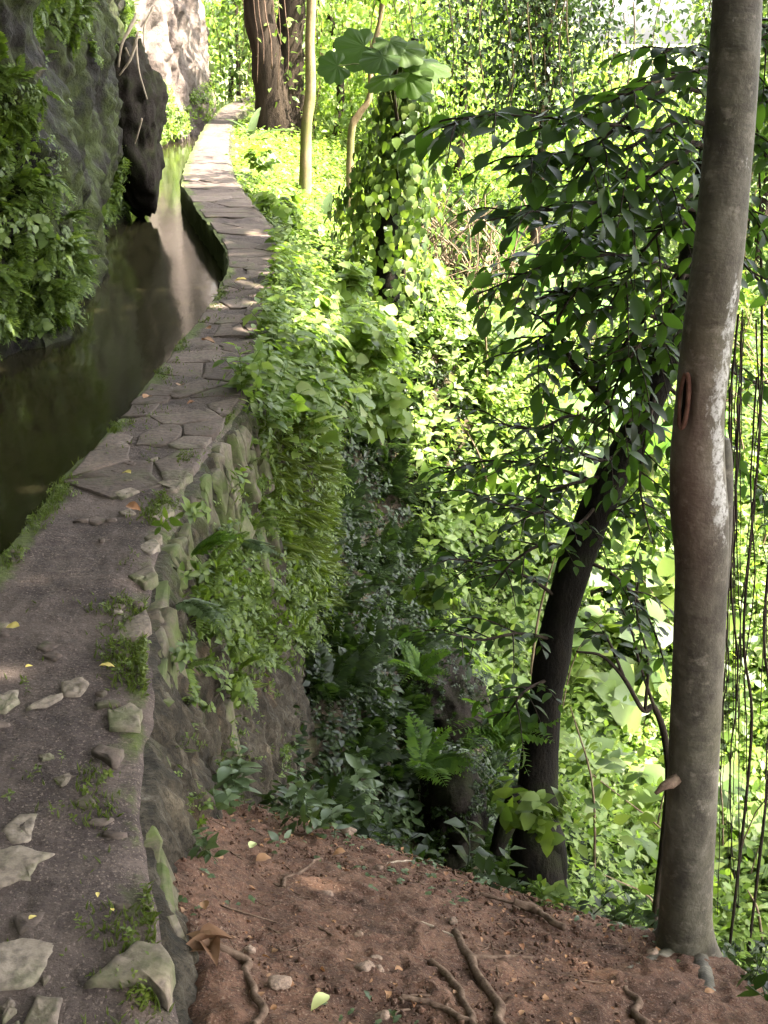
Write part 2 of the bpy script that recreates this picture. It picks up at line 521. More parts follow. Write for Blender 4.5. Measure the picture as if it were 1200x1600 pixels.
tag(link('ground', me, M_EARTH), 'bare reddish earth shelf beside the wall falling away into the green gorge', 'ground', kind='structure')

# ------------------------------------------------------------------ stone channel wall: body, then its stones
wy = axis([(-2, 1.2, .1), (1.2, 5, .02), (5, 12, .045), (12, 36, .2)])
NV_L, NV_T, NV_R = 7, 34, 84
rows = []
top_n = []
for y in wy:
    a, b = xl(y), xr(y)
    left = [(a + .0, z) for z in np.linspace(-.95, -.03, NV_L)]
    topp = [(a + (b - a) * v, -.004) for v in np.linspace(.02, .985, NV_T)]
    depth = 1.9 if 0 < y < 12 else 1.2
    right = [(b + .015 + .17 * q * depth, -.03 - q * depth) for q in np.linspace(0, 1, NV_R)]
    rows.append([(x, y, z) for x, z in left + topp + right])
W = np.array(rows)
N = grid_normals(W)
if N[10, NV_L + NV_T // 2, 2] < 0: N = -N
amp = np.zeros(W.shape[1])
amp[NV_L:NV_L + NV_T] = 1
Wp = W.copy()
Wp[:, :NV_L, 0] += .035 * fbm(W[:, :NV_L] * 6, 4, 21)
tp = slice(NV_L, NV_L + NV_T)
Wp[:, tp, 2] += .016 * fbm(W[:, tp] * np.array((5, 3.5, 1)), 4, 31) + .006 * fbm(W[:, tp] * 26, 3, 33)
Wp[:, tp, 0] += (.03 * fbm(W[:, tp] * 4, 3, 36))
# worn outer edge
ev = np.linspace(0, 1, NV_T)[None, :]
wear = ss(.88, 1.0, ev) * (.008 + .035 * np.maximum(0, fbm(np.stack([W[:, tp, 1] * 5, W[:, tp, 0] * 0, W[:, tp, 1] * 0], -1), 3, 44)))
Wp[:, tp, 2] -= wear
rt = slice(NV_L + NV_T, NV_L + NV_T + NV_R)
q = W[:, rt]
st = fbm(q * np.array((6, 9, 1.6)), 5, 51, .6)
big = fbm(q * np.array((1.2, 1.5, 1.5)), 3, 55)
st2 = 1 - np.abs(fbm(q * np.array((9, 15, 5.5)), 5, 53, .6))
Wp[:, rt, 0] += (.075 * st + .10 * (st2 - .75)) * ss(.02, -.12, q[..., 2]) + .16 * big * ss(.1, -.5, q[..., 2]) + .024 * fbm(q * 26, 3, 58)
Wp[:, rt, 2] += .03 * fbm(q * 9, 3, 59) * ss(0, -.2, q[..., 2])
WG = Wp
WN = grid_normals(WG)
if WN[30, NV_L + NV_T // 2, 2] < 0: WN = -WN
face = np.zeros(W.shape[:2]); face[:, NV_L + NV_T:] = 1
moss = np.zeros(W.shape[:2])
moss[:, tp] = .9 * ss(.30, .0, ev) + .55 * ss(.7, 1, ev)
moss[:, :NV_L] = 1.0
moss[:, tp] *= ss(1.2, 2.4, W[:, tp, 1]) * .6 + .4
moss[:, rt] = (.4 * ss(-1.4, -.1, q[..., 2]) + .12) * (.5 + .5 * ss(2.4, 3.6, q[..., 1]))
skins = []
for nm, c0, c1 in (('inner_face', 0, NV_L + 1), ('wall_top', NV_L, NV_L + NV_T + 1), ('outer_face', NV_L + NV_T - 1, W.shape[1])):
    Gs = WG[:, c0:c1].copy()
    if nm == 'wall_top':                       # a thin lip turned down over the outer face
        Gs[:, -1] = WG[:, NV_L + NV_T - 1] + np.stack([.012 + .02 * np.maximum(0, fbm(np.stack([wy * 9, wy * 0, wy * 0], -1), 3, 47)), wy * 0, -.014 + wy * 0], -1)
    if nm == 'outer_face':
        Gs[:, 0] = WG[:, NV_L + NV_T - 1] + np.array((-.05, 0, -.012))
        Gs[:, 1, 2] = np.minimum(Gs[:, 1, 2], Gs[:, 0, 2] - .004)
    me = mesh_np(nm, Gs.reshape(-1, 3) - np.array((-.9, 4, 0)), grid_faces(*Gs.shape[:2]), True)
    for an, arr in (('face', face[:, c0:c1] if nm != 'outer_face' else np.ones(Gs.shape[:2])), ('moss', moss[:, c0:c1])):
        if nm == 'wall_top' and an == 'face': arr = np.zeros(Gs.shape[:2])
        at = me.attributes.new(an, 'FLOAT', 'POINT')
        at.data.foreach_set('value', arr.astype(np.float32).ravel())
    skins.append((nm, me))
t = NT('old_mortar')
n1, n2, n3 = t.noise(6, 7, rough=.65), t.noise(38, 6, rough=.7), t.noise(150, 3)
mort = t.ramp(n1, [(.3, (.028, .02, .018)), (.48, (.055, .04, .035)), (.62, (.082, .061, .052)), (.76, (.14, .107, .09))])
mort = t.mix(t.ramp(n2, [(.46, 0.0), (.72, .75)]), mort, (.03, .022, .02))
mort = t.mix(t.ramp(n3, [(.58, 0.0), (.66, .7)]), mort, (.2, .155, .13))
mort = t.mix(t.ramp(t.noise(95, 4, rough=.75), [(.52, 0.0), (.62, .7)]), mort, (.022, .016, .014))
mort = t.mix(t.ramp(t.noise(2.3, 4, rough=.6), [(.47, 0.0), (.62, .4)]), mort, (.125, .094, .079))
sv = t.stretch(t.pos(), 17, 24, 7.5)
s1 = t.noise(1.0, 7, sv, .7)
earth = t.ramp(s1, [(.32, (.007, .0055, .0035)), (.48, (.024, .019, .012)), (.6, (.05, .041, .028)), (.76, (.12, .105, .088))])
earth = t.mix(t.ramp(t.noise(2.2, 4), [(.5, 0.0), (.66, .8)]), earth, t.mix(1.0, earth, (1.1, 1.05, .95), 'MULTIPLY'))
earth = t.mix(t.ramp(t.noise(2.6, 3), [(.62, 0.0), (.72, .7)]), earth, t.mix(1.0, earth, (2.0, 1.5, 1.2), 'MULTIPLY'))
fa = t.n('ShaderNodeAttribute', attribute_name='face').outputs['Fac']
mo = t.n('ShaderNodeAttribute', attribute_name='moss').outputs['Fac']
base = t.mix(fa, mort, earth)
mk = t.ramp(t.math('ADD', t.math('MULTIPLY', t.noise(7.5, 7, rough=.72), .62), t.math('MULTIPLY', mo, .36)), [(.47, 0.0), (.58, 1.0)])
mcol = t.ramp(n2, [(.3, (.028, .04, .008)), (.6, (.065, .088, .014)), (.8, (.1, .13, .02))])
mcol = t.mix(fa, mcol, t.mix(1.0, mcol, (.5, .5, .5), 'MULTIPLY'))
earth_grit = t.ramp(t.noise(80, 4, rough=.75), [(.5, 0.0), (.62, .75)])
base = t.mix(t.math('MULTIPLY', earth_grit, fa), base, (.008, .006, .004))
base = t.mix(t.math('MULTIPLY', mk, .8), base, mcol)
h = t.math('ADD', t.math('ADD', n1, t.math('MULTIPLY', n2, .7)), t.math('MULTIPLY', t.mix(fa, (0, 0, 0), s1), 1.2))
M_MORTAR = t.done(t.bsdf(base, .88, .25, t.bump(h, .9, .016)).outputs[0])
wall = empty('channel_wall', (-.9, 4, 0), 'long low stone and mortar wall with a walkable mossy top beside the water', 'wall')
WO = np.array((-.9, 4, 0))
for nm, me in skins: link(nm, me, M_MORTAR, wall)

def prism(poly, axis_n, up, thick, bevel=.012, rough=.006, sink=.03, rng=RNG):
    """Irregular stone: polygon (n,3), pushed thick along axis_n with a chamfered, slightly uneven face."""
    poly = np.asarray(poly, float)
    n = len(poly)
    c = poly.mean(0)
    nn = np.asarray(axis_n, float)
    r0 = poly - nn * sink
    jig = rng.normal(0, rough, (n, 1)) * nn
    r1 = poly + nn * (thick * .6) + jig * .6 + rng.normal(0, rough * .5, (n, 3))
    dirc = unit(c - poly)
    r2 = poly + dirc * bevel * rng.uniform(.7, 1.8, (n, 1)) + nn * thick + jig
    V = np.concatenate([r0, r1, r2, [r2.mean(0) + nn * rng.normal(0.002, rough)]])
    F = []
    for k in range(n):
        m = (k + 1) % n
        F += [(k, m, n + m), (k, n + m, n + k), (n + k, n + m, 2 * n + m), (n + k, 2 * n + m, 2 * n + k), (2 * n + k, 2 * n + m, 3 * n)]
    return V, np.array(F)

def cobble(poly, nn, thick, bevel=.02, rough=.004, sink=.03, rng=RNG):
    """Worn stone: rounded shoulder in three rings, uneven top."""
    poly = np.asarray(poly, float); n = len(poly); c = poly.mean(0); nn = np.asarray(nn, float)
    dist = np.linalg.norm(poly - c, axis=1, keepdims=True); d = (c - poly) / np.maximum(dist, 1e-6)
    lo = rng.normal(0, rough * .5, (n, 1)) * nn
    rings = [poly - nn * sink, poly + nn * thick * .15 + lo]
    for f, h in ((.35, .7), (1.0, .97), (2.2, 1.0)):
        ins = np.minimum(bevel * f, dist * .75 * min(1, f / 2.2 + .15))
        rings.append(poly + d * ins + nn * (thick * h) + nn * rng.normal(0, rough * h, (n, 1)) + lo)
    V = np.concatenate(rings + [[c + nn * (thick + rng.normal(0, rough))]])
    F = []
    for r_ in range(4):
        for k in range(n):
            m = (k + 1) % n
            F += [(r_ * n + k, r_ * n + m, (r_ + 1) * n + m), (r_ * n + k, (r_ + 1) * n + m, (r_ + 1) * n + k)]
    F += [(4 * n + k, 4 * n + (k + 1) % n, 5 * n) for k in range(n)]
    return V, np.array(F)

def refine(poly, k=2, jit=.006, rng=RNG):
    """Break each polygon side into k with a little jitter so that stones have no straight edges."""
    out = []
    n = len(poly)
    for i in range(n):
        a, b = np.asarray(poly[i], float), np.asarray(poly[(i + 1) % n], float)
        for j in range(k):
            p = a + (b - a) * j / k
            p = p + rng.normal(0, jit, 3) * np.array((1, 1, 0)) * (1 if j else .4)
            out.append(p)
    return np.array(out)

def stone(name, V, F, mat, parent, PO=WO):
    c = V.mean(0)
    me = mesh_np(name, V - c, F, True)
    return link(name, me, mat, parent, c - PO)

UPV = np.array((0, 0, 1.0))
# single stones bedded in the near mortar (outlines in plan, as they lie)
near_stones = [
    ([(130, 1545), (180, 1500), (215, 1475), (255, 1478), (272, 1510), (262, 1560), (225, 1535), (190, 1540)], .035),
    ([(-8, 1480), (35, 1465), (92, 1478), (75, 1510), (50, 1540), (-8, 1547)], .012),
    ([(-10, 1330), (30, 1322), (85, 1335), (58, 1352), (48, 1376), (-10, 1388)], .014),
    ([(0, 1300), (30, 1272), (60, 1272), (50, 1312), (20, 1318)], .012),
    ([(38, 1600), (58, 1555), (97, 1560), (88, 1610), (40, 1625)], .012),
    ([(-6, 1085), (28, 1078), (30, 1095), (8, 1112), (-6, 1112)], .01),
    ([(97, 1065), (130, 1058), (140, 1068), (125, 1086), (98, 1086)], .01),
    ([(40, 1107), (70, 1090), (98, 1084), (96, 1092), (70, 1102)], .008),
    ([(168, 1110), (205, 1098), (222, 1110), (218, 1136), (170, 1138)], .009),
    ([(82, 1217), (108, 1207), (112, 1214), (96, 1231)], .008),
    ([(172, 1000), (198, 968), (228, 952), (236, 975), (215, 996)], .006),
    ([(200, 900), (238, 882), (246, 898), (225, 912)], .006),
    ([(228, 806), (262, 786), (272, 798), (250, 815)], .006),
    ([(245, 755), (285, 735), (300, 742), (275, 765)], .006),
    ([(215, 855), (240, 840), (250, 850), (235, 866)], .006),
    ([(20, 1600), (30, 1595), (36, 1612), (18, 1618)], .008),
    ([(185, 800), (205, 794), (212, 802), (196, 808)], .006),
    ([(60, 1180), (78, 1176), (84, 1186), (66, 1190)], .006),
    ([(175, 770), (205, 762), (218, 768), (190, 778)], .006),
    ([(-4, 1545 + 30), (16, 1560), (26, 1578), (4, 1600)], .01),
]
for poly, th in near_stones:
    pl = np.array([P(a, b, z=0.0) for a, b in poly])
    pl = pl[::-1]
    area = np.cross(pl[1] - pl[0], pl[2] - pl[0])[2]
    if area < 0: pl = pl[::-1]
    V, F = cobble(refine(pl, 3, .0025), UPV, th * .42, .01, .0014, .04)
    stone('cap_stone', V, F, M_STONE, wall)
rq = np.random.default_rng(15)
for k in range(46):
    yv = rq.uniform(1.55, 4.4); v = rq.uniform(.08, .93) if k % 3 else rq.uniform(.8, .95)
    c0 = np.array((xl(yv) + (xr(yv) - xl(yv)) * v, yv, .0)); sz = rq.uniform(.012, .034) * (1.4 if k % 7 == 0 else 1)
    an = np.sort(rq.uniform(0, 6.28, 7)); el = rq.uniform(.5, 1)
    pl = np.stack([c0[0] + sz * np.cos(an) * rq.uniform(.8, 1.2, 7), c0[1] + sz * el * np.sin(an) * rq.uniform(.8, 1.2, 7), np.zeros(7)], -1)
    V, F = cobble(pl, UPV, rq.uniform(.002, .007), sz * .3, .001, .03, rq)
    stone('cap_stone', V, F, M_FLAG if k % 4 else M_STONE, wall)
# flagstones along the top
r = np.random.default_rng(5)
def clip(poly, p, n_):
    out = []
    for i in range(len(poly)):
        a_, b_ = poly[i], poly[(i + 1) % len(poly)]
        da, db_ = np.dot(a_ - p, n_), np.dot(b_ - p, n_)
        if da <= 0: out.append(a_)
        if da * db_ < 0: out.append(a_ + (b_ - a_) * (da / (da - db_)))
    return out
seeds = []
yv = 4.3
while yv < 14.5:
    st = .13 if yv < 8 else .2
    k = r.integers(1, 4) if yv < 9 else r.integers(1, 3)
    for j in range(k):
        seeds.append(((j + r.uniform(.2, .8)) / k * .52, yv + r.uniform(-.12, .12)))
    yv += st * r.uniform(.8, 2.2)
seeds = np.array(seeds)
for i, sd in enumerate(seeds):
    if r.random() < .22: continue
    e_ = r.uniform(-.08, .08, 4)
    poly = [np.array(q_) for q_ in ((.015, sd[1] - .2 + e_[0]), (.25, sd[1] - .24 + e_[1]), (.505, sd[1] - .2 + e_[2]), (.505, sd[1] + .3), (.015, sd[1] + .3))]
    for j, so in enumerate(seeds):
        if j != i and abs(so[1] - sd[1]) < .9:
            dv_ = so - sd
            poly = clip(poly, (so + sd) / 2 - unit(dv_) * r.uniform(.001, .007), dv_)
            if len(poly) < 3: break
    if len(poly) < 3: continue
    pl = np.array([(xl(q_[1]) + (xr(q_[1]) - xl(q_[1])) * (.015 + q_[0] / .52 * .97), q_[1], 0.0) for q_ in poly])
    if np.ptp(pl[:, 1]) < .07 or np.ptp(pl[:, 0]) < .06: continue
    if np.cross(pl[1] - pl[0], pl[2] - pl[1])[2] < 0: pl = pl[::-1]
    V, F = cobble(refine(pl, 2, .009, r), UPV, r.uniform(.0005, .0045), .026, .0018, .04, r)
    stone('flag_stone', V, F, M_FLAG, wall)
# slabs set on edge in the outer face
for course, (z0, z1, ya, yb, l0, l1, t0, t1, skip) in enumerate([(-.03, -.10, 1.75, 3.0, .14, .34, .004, .016, .1), (-.03, -.2, 2.95, 8.4, .06, .17, .006, .03, .1), (-.2, -.42, 3.5, 7.2, .06, .16, .006, .03, .5), (-.48, -.72, 4.2, 5.6, .08, .18, .01, .03, .7), (-.10, -.3, 1.9, 3.2, .06, .14, .004, .016, .45), (-.3, -.5, 2.2, 3.6, .07, .16, .003, .016, .5), (-.5, -.72, 2.6, 4.2, .07, .18, .003, .018, .55), (-.72, -1.0, 3.0, 4.6, .08, .2, .003, .018, .6)]):
    y = ya
    while y < yb:
        ln = r.uniform(l0, l1)
        if r.random() > skip:
            zt, zb = z0 + r.uniform(-.03, .01), z1 + r.uniform(-.06, .05)
            zt = min(zt, -.02)
            def fp(u, zz): return np.array((xr(y + u) + .022 + .17 * -zz, y + u, zz))
            pl = np.array([fp(.01, zb), fp(ln * .5, zb - r.uniform(0, .05)), fp(ln - .01, zb), fp(ln - .005, (zt + zb) / 2), fp(ln - .015, zt), fp(ln * .5, zt + r.uniform(-.02, .012)), fp(.012, zt), fp(.004, (zt + zb) / 2)])
            pl += r.normal(0, .009, pl.shape)
            nn = unit(np.array((1.0, r.uniform(-.35, .15), .24)))
            V, F = cobble(pl, nn, r.uniform(t0, t1), .016, .004, .09, r)
            stone('face_stone', V, F, M_FACESTONE, wall)
        y += ln

# ------------------------------------------------------------------ water
yy = np.concatenate([np.arange(-3, 14, .25), np.arange(14, 36, .6)])
Wt = np.stack([np.stack([xb(yy) - 1.3, yy, np.full_like(yy, WATER_Z)], -1), np.stack([xl(yy) + .12, yy, np.full_like(yy, WATER_Z)], -1)], 1)
me = mesh_np('water', Wt.reshape(-1, 3), grid_faces(len(yy), 2)[:, ::-1])
t = NT('channel_water')
rip = t.math('ADD', t.noise(1.0, 3, t.stretch(t.pos(), 5, 2.2, 1), .5), t.math('MULTIPLY', t.noise(1.0, 2, t.stretch(t.pos(), 26, 9, 1)), .25))
b = t.bsdf((.018, .016, .008), .1, .5, t.bump(rip, .12, .02))
b.inputs['IOR'].default_value = 1.33
M_WATER = t.done(b.outputs[0])
tag(link('water', me, M_WATER), 'still brown water in the channel reflecting the green bank', 'water', kind='structure')

# ------------------------------------------------------------------ rock bank and sunlit cliff
def bank_mesh(name, ys, H, nh, prof, dispf, mat, label):
    hs = np.concatenate([np.linspace(-.5, 2.6, nh), np.linspace(2.7, H, 20)])
    x0 = xb(ys)
    tx = np.gradient(x0, ys)
    nrm = unit(np.stack([-np.ones_like(ys), tx, np.zeros_like(ys)], -1))    # away from the water
    Q = np.zeros((len(ys), len(hs), 3))
    Q[..., 0] = x0[:, None]; Q[..., 1] = ys[:, None]; Q[..., 2] = WATER_Z + hs[None]
    Q = Q + nrm[:, None] * prof(hs)[None, :, None]
    d = dispf(Q)
    Q = Q - nrm[:, None] * d[..., None]
    me = mesh_np(name, Q.reshape(-1, 3), grid_faces(*Q.shape[:2])[:, ::-1], True)
    o = tag(link(name, me, mat), label, 'rock', kind='structure')
    Nn = grid_normals(Q)
    if (Nn[..., 0].mean()) < 0: Nn = -Nn
    return Q, Nn
def disp_bank(Q):
    r1 = fbm(Q * np.array((1, .8, 1.1)), 4, 71)
    rg = 1 - np.abs(fbm(Q * np.array((1.7, 1.5, 1.2)), 5, 75))
    rg2 = 1 - np.abs(fbm(Q * np.array((4.5, 4, 3)), 4, 78))
    return .30 * r1 + .34 * (rg - .6) + .14 * (rg2 - .6) + .05 * fbm(Q * 11, 3, 77) - .12 * ss(.5, -.1, Q[..., 2]) + .14 * ss(.9, 1.6, Q[..., 2]) * ss(9, 11, Q[..., 1])
prof_bank = lambda h: np.interp(h, [-.5, 0, .25, .8, 1.4, 3, 6], [.1, .1, .14, .2, .22, .3, 1.0])
t = NT('mossy_rock')
n1, n2 = t.noise(3.2, 8, rough=.68), t.noise(24, 6, rough=.7)
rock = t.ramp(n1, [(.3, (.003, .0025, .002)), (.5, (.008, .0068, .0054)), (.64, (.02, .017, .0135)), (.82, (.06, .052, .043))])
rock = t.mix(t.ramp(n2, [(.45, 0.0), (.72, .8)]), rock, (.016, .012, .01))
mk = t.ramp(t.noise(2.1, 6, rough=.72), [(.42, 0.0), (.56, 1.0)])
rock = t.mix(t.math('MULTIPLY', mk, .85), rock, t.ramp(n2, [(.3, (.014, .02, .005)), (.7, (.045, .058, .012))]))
M_BANK = t.done(t.bsdf(rock, .8, .18, t.bump(t.math('ADD', n1, t.math('MULTIPLY', n2, .5)), 1.0, .05)).outputs[0])
BQ, BN = bank_mesh('rock_bank', np.concatenate([np.arange(-2, 5, .2), np.arange(5, 18.6, .04)]), 6.5, 95, prof_bank, disp_bank, M_BANK,
                   'dark mossy rock bank rising from the water with hanging green growth')
t = NT('pale_rock')
n1, n2 = t.noise(1.5, 8, rough=.66, dist=.6), t.noise(9, 7, rough=.7)
rock = t.ramp(n1, [(.3, (.035, .026, .022)), (.46, (.08, .061, .053)), (.6, (.14, .113, .1)), (.8, (.2, .172, .155))])
rock = t.mix(t.ramp(n2, [(.5, 0.0), (.74, .7)]), rock, (.12, .09, .075))
M_CLIFF = t.done(t.bsdf(rock, .85, .25, t.bump(t.math('ADD', n1, t.math('MULTIPLY', n2, .5)), 1.0, .1)).outputs[0])
def disp_cliff(Q):
    rg = 1 - np.abs(fbm(Q * np.array((1.6, 1.6, .8)), 4, 84))
    return .45 * fbm(Q * np.array((.5, .5, .4)), 3, 81) + .3 * (rg - .6) + .2 * fbm(Q * np.array((2, 2, 1.2)), 4, 82) + .1 * fbm(Q * 5.5, 3, 83)
CQ, CN = bank_mesh('cliff', np.arange(18.0, 31.5, .08), 7.0, 60, lambda h: np.interp(h, [-.5, 0, 3, 7], [-.1, 0, .1, .3]), disp_cliff, M_CLIFF,
                   'pale sunlit rock face standing over the far bend of the channel')

# ------------------------------------------------------------------ leaf and plant prototypes
def leaf_proto(w=.28, n=3, fold=.18, droop=.18, heart=0.0, peak=.42):
    ys = np.linspace(0, 1, n + 1)
    prof = lambda u: (np.sin(math.pi * np.clip(u, 0, 1) ** (math.log(.5) / math.log(peak)))) ** .85
    mid = np.stack([np.zeros(n + 1), ys, -droop * ys ** 2], -1)
    inn = ys[1:-1]
    wv = w * prof(inn)
    yl = inn - heart * np.array([1.0 if k == 0 else 0 for k in range(len(inn))])
    L = np.stack([-wv, yl, fold * wv - droop * inn ** 2], -1)
    R = np.stack([wv, yl, fold * wv - droop * inn ** 2], -1)
    V = np.concatenate([mid, L, R])
    m = n + 1
    l = lambda i: m + i - 1
    rr = lambda i: m + (n - 1) + i - 1
    F = [(0, 1, l(1)), (0, rr(1), 1)]
    for i in range(1, n - 1):
        F += [(l(i), i, i + 1), (l(i), i + 1, l(i + 1)), (rr(i), i + 1, i), (rr(i), rr(i + 1), i + 1)]
    F += [(l(n - 1), n - 1, n), (rr(n - 1), n, n - 1)]
    return V, np.array(F)
LF2 = leaf_proto(.27, 2, .25, .2, peak=.45)
LF3 = leaf_proto(.26, 3, .2, .22)
LF4 = leaf_proto(.24, 5, .22, .28, peak=.45)
LFW = leaf_proto(.40, 4, .14, .25, .10, .34)
BLADE = leaf_proto(.035, 3, .3, .55, peak=.3)

def rand_dirs(n, up=0.0, rng=RNG):
    v = rng.normal(size=(n, 3)); v = unit(v); v[:, 2] += up
    return unit(v)

def cat(parts):
    V, F, n = [], [], 0
    for v, f in parts:
        V.append(v); F.append(np.asarray(f) + n); n += len(v)
    return np.concatenate(V), np.concatenate(F)

def one(proto, p, d, up, s):
    R = frames(np.asarray(d)[None], np.asarray(up))[0]
    return (proto[0] * s) @ R.T + np.asarray(p), proto[1]

def herb_proto(rng, nleaf=10, h=1.0, ll=.28, leaf=LF3, bend=.3, stems=1, spread=.3):
    parts = []
    for s_ in range(stems):
        a = rng.uniform(0, 6.28)
        b = np.array((math.cos(a), math.sin(a), 0)) * bend * rng.uniform(.4, 1.2)
        hh = h * rng.uniform(.7, 1.1)
        pts = np.array([np.array((0, 0, 0)) + b * (u ** 2) * hh + UPV * u * hh * (1 - .15 * u) for u in np.linspace(0, 1, 5)])
        parts.append(tube(pts, np.linspace(.012, .005, 5) * h, 3, cap=False))
        for k in range(nleaf):
            u = .2 + .8 * (k + .5) / nleaf
            p = np.array([np.interp(u, np.linspace(0, 1, 5), pts[:, c]) for c in range(3)])
            ang = k * 2.4 + rng.uniform(-.4, .4)
            d = np.array((math.cos(ang), math.sin(ang), rng.uniform(-.1, .6)))
            parts.append(one(leaf, p, d, UPV + rng.normal(0, .25, 3), ll * rng.uniform(.6, 1.15) * (1.1 - .3 * u)))
    return cat(parts)

def fern_proto(rng, n=15, L=1.0, w=.22, droop=.5):
    u = np.linspace(0, 1, 9)
    pts = np.stack([np.zeros(9), u * L * (1 - .15 * droop), L * (.45 * u - (.35 + droop * .6) * u ** 2)], -1)
    parts = [tube(pts, np.linspace(.008, .003, 9) * L, 3, cap=False)]
    for k in range(n):
        f = .14 + .86 * k / n
        p = np.array([np.interp(f, u, pts[:, c]) for c in range(3)])
        ln = w * L * math.sin(math.pi * min(1, .16 + f * .86)) ** .7 + .02
        for s in (-1, 1):
            d = np.array((s, .45, rng.uniform(-.25, .05)))
            parts.append(one(LF2, p, d, UPV, ln * rng.uniform(.85, 1.1)))
    V, F = cat(parts)
    return V, F

rp = np.random.default_rng(3)
HERBS = [herb_proto(rp, 9, 1.0, .34, LF3, .35) for _ in range(6)]
HERB_WIDE = [herb_proto(rp, 7, 1.0, .5, LFW, .3) for _ in range(4)]
HERB_BUSHY = [herb_proto(rp, 15, 1.0, .3, LFW, .35) for _ in range(4)]
HERB_SMALL = [herb_proto(rp, 8, 1.0, .36, LF2, .4) for _ in range(6)]
HERB_FINE = [herb_proto(rp, 13, 1.0, .26, LF3, .35) for _ in range(5)] + [herb_proto(rp, 10, .8, .22, LFW, .4, 2) for _ in range(3)]
FERNS = [fern_proto(rp, 14, 1.0, .24, dr) for dr in (.3, .6, .9, .5)]
GRASS = []
for _ in range(4):
    ps = []
    for k in range(9):
        a = rp.uniform(0, 6.28)
        ps.append(one(BLADE, (0, 0, 0), (math.cos(a) * .5, math.sin(a) * .5, 1), (math.cos(a), math.sin(a), .5), rp.uniform(.6, 1.1)))
    GRASS.append(cat(ps))

def bush_proto(rng, n=170, ll=.13):
    c = unit(rng.normal(size=(9, 3))) * .55
    p = c[rng.integers(0, 9, n)] + rng.normal(0, .24, (n, 3))
    p[:, 2] = np.abs(p[:, 2]) * .9 + .1
    m = MB()
    m.inst(LF3, p, frames(unit(unit(p) + rng.normal(0, .5, (n, 3)) - UPV * .25), unit(UPV + p * .5 + rng.normal(0, .35, (n, 3)))), rng.uniform(.6, 1.2, n) * ll)
    return m.data()
BUSHES = [bush_proto(rp) for _ in range(4)]

def scatter(mb, protos, pos, nrm, s0, s1, upmix=.5, jit=.25, rng=RNG):
    """Plants (growing along local Z) planted at pos, leaning between the surface normal and straight up."""
    n = len(pos)
    if n == 0: return
    up = unit(nrm * (1 - upmix) + UPV * upmix + rng.normal(0, jit, (n, 3)))
    tmp = unit(rng.normal(size=(n, 3)))
    x = unit(np.cross(tmp, up)); y_ = np.cross(up, x)
    R = np.stack([x, y_, up], -1)
    which = rng.integers(0, len(protos), n)
    sc = rng.uniform(s0, s1, n)
    for k, pr in enumerate(protos):
        m = which == k
        mb.inst(pr, pos[m], R[m], sc[m])

def fern_scatter(mb, pos, nrm, s0, s1, fronds=5, out=.8, rng=RNG, lift=.35):
    n = len(pos)
    for f in range(fronds):
        d = unit(rng.normal(size=(n, 3)))
        d = d - nrm * (d * nrm).sum(-1, keepdims=True)
        d = unit(unit(d) * out + nrm * .6 + UPV * lift)
        R = frames(d, UPV)
        which = rng.integers(0, len(FERNS), n)
        sc = rng.uniform(s0, s1, n)
        for k, pr in enumerate(FERNS):
            m = which == k
            mb.inst(pr, pos[m], R[m], sc[m])

def grid_pick(Gd, Nd, n, weight, rng=RNG):
    """n random points on a grid surface with probability weight (per vertex) times local area."""
    du = np.linalg.norm(np.gradient(Gd, axis=0), axis=-1); dv = np.linalg.norm(np.gradient(Gd, axis=1), axis=-1)
    w = (weight * du * dv).ravel()
    idx = rng.choice(w.size, n, p=w / w.sum())
    p = Gd.reshape(-1, 3)[idx].copy()
    nu, nv = Gd.shape[:2]
    i, j = idx // nv, idx % nv
    i2, j2 = np.clip(i + 1, 0, nu - 1), np.clip(j + 1, 0, nv - 1)
    p += (Gd[i2, j] - Gd[i, j]) * rng.uniform(0, 1, (n, 1)) + (Gd[i, j2] - Gd[i, j]) * rng.uniform(0, 1, (n, 1))
    return p, Nd.reshape(-1, 3)[idx]

# ------------------------------------------------------------------ growth on the rock bank (a mass nobody could count)
bw = ss(-.1, .15, fbm(BQ * np.array((.9, .9, 1.0)), 3, 91) + .42 * ss(.6, .0, BQ[..., 2]) * ss(6.0, 7.0, BQ[..., 1]) - .13) * (BQ[..., 2] > -.18) * (BQ[..., 2] < 2.6) * (BQ[..., 1] > 4.5)
mb = GNB()
p, nr = grid_pick(BQ, BN, 6500, bw)
scatter(mb, HERB_FINE + HERB_SMALL, p, nr, .06, .17, .3, .4)
p, nr = grid_pick(BQ, BN, 900, bw)
fern_scatter(mb, p, nr, .12, .26, 4, lift=.1)
p, nr = grid_pick(BQ, BN, 500, bw * (BQ[..., 2] < .7) * (BQ[..., 1] < 14))
scatter(mb, HERB_WIDE, p, nr, .08, .16, .4, .35)
o = mb.build('bank_undergrowth', M_HERB)
tag(o, 'small green herbs and ferns covering the dark rock bank above the water', 'undergrowth', kind='stuff')
mb = GNB()
cw = ss(.0, .25, fbm(CQ * .8, 3, 95)) * (CQ[..., 2] > -.2) * (CQ[..., 2] < 1.0) * ss(27, 19, CQ[..., 1])
p, nr = grid_pick(CQ, CN, 700, cw)
scatter(mb, HERBS, p, nr, .12, .3, .4, .3)
tag(mb.build('cliff_undergrowth', M_BRIGHT), 'sunlit weeds growing in the foot of the pale cliff', 'undergrowth', kind='stuff')

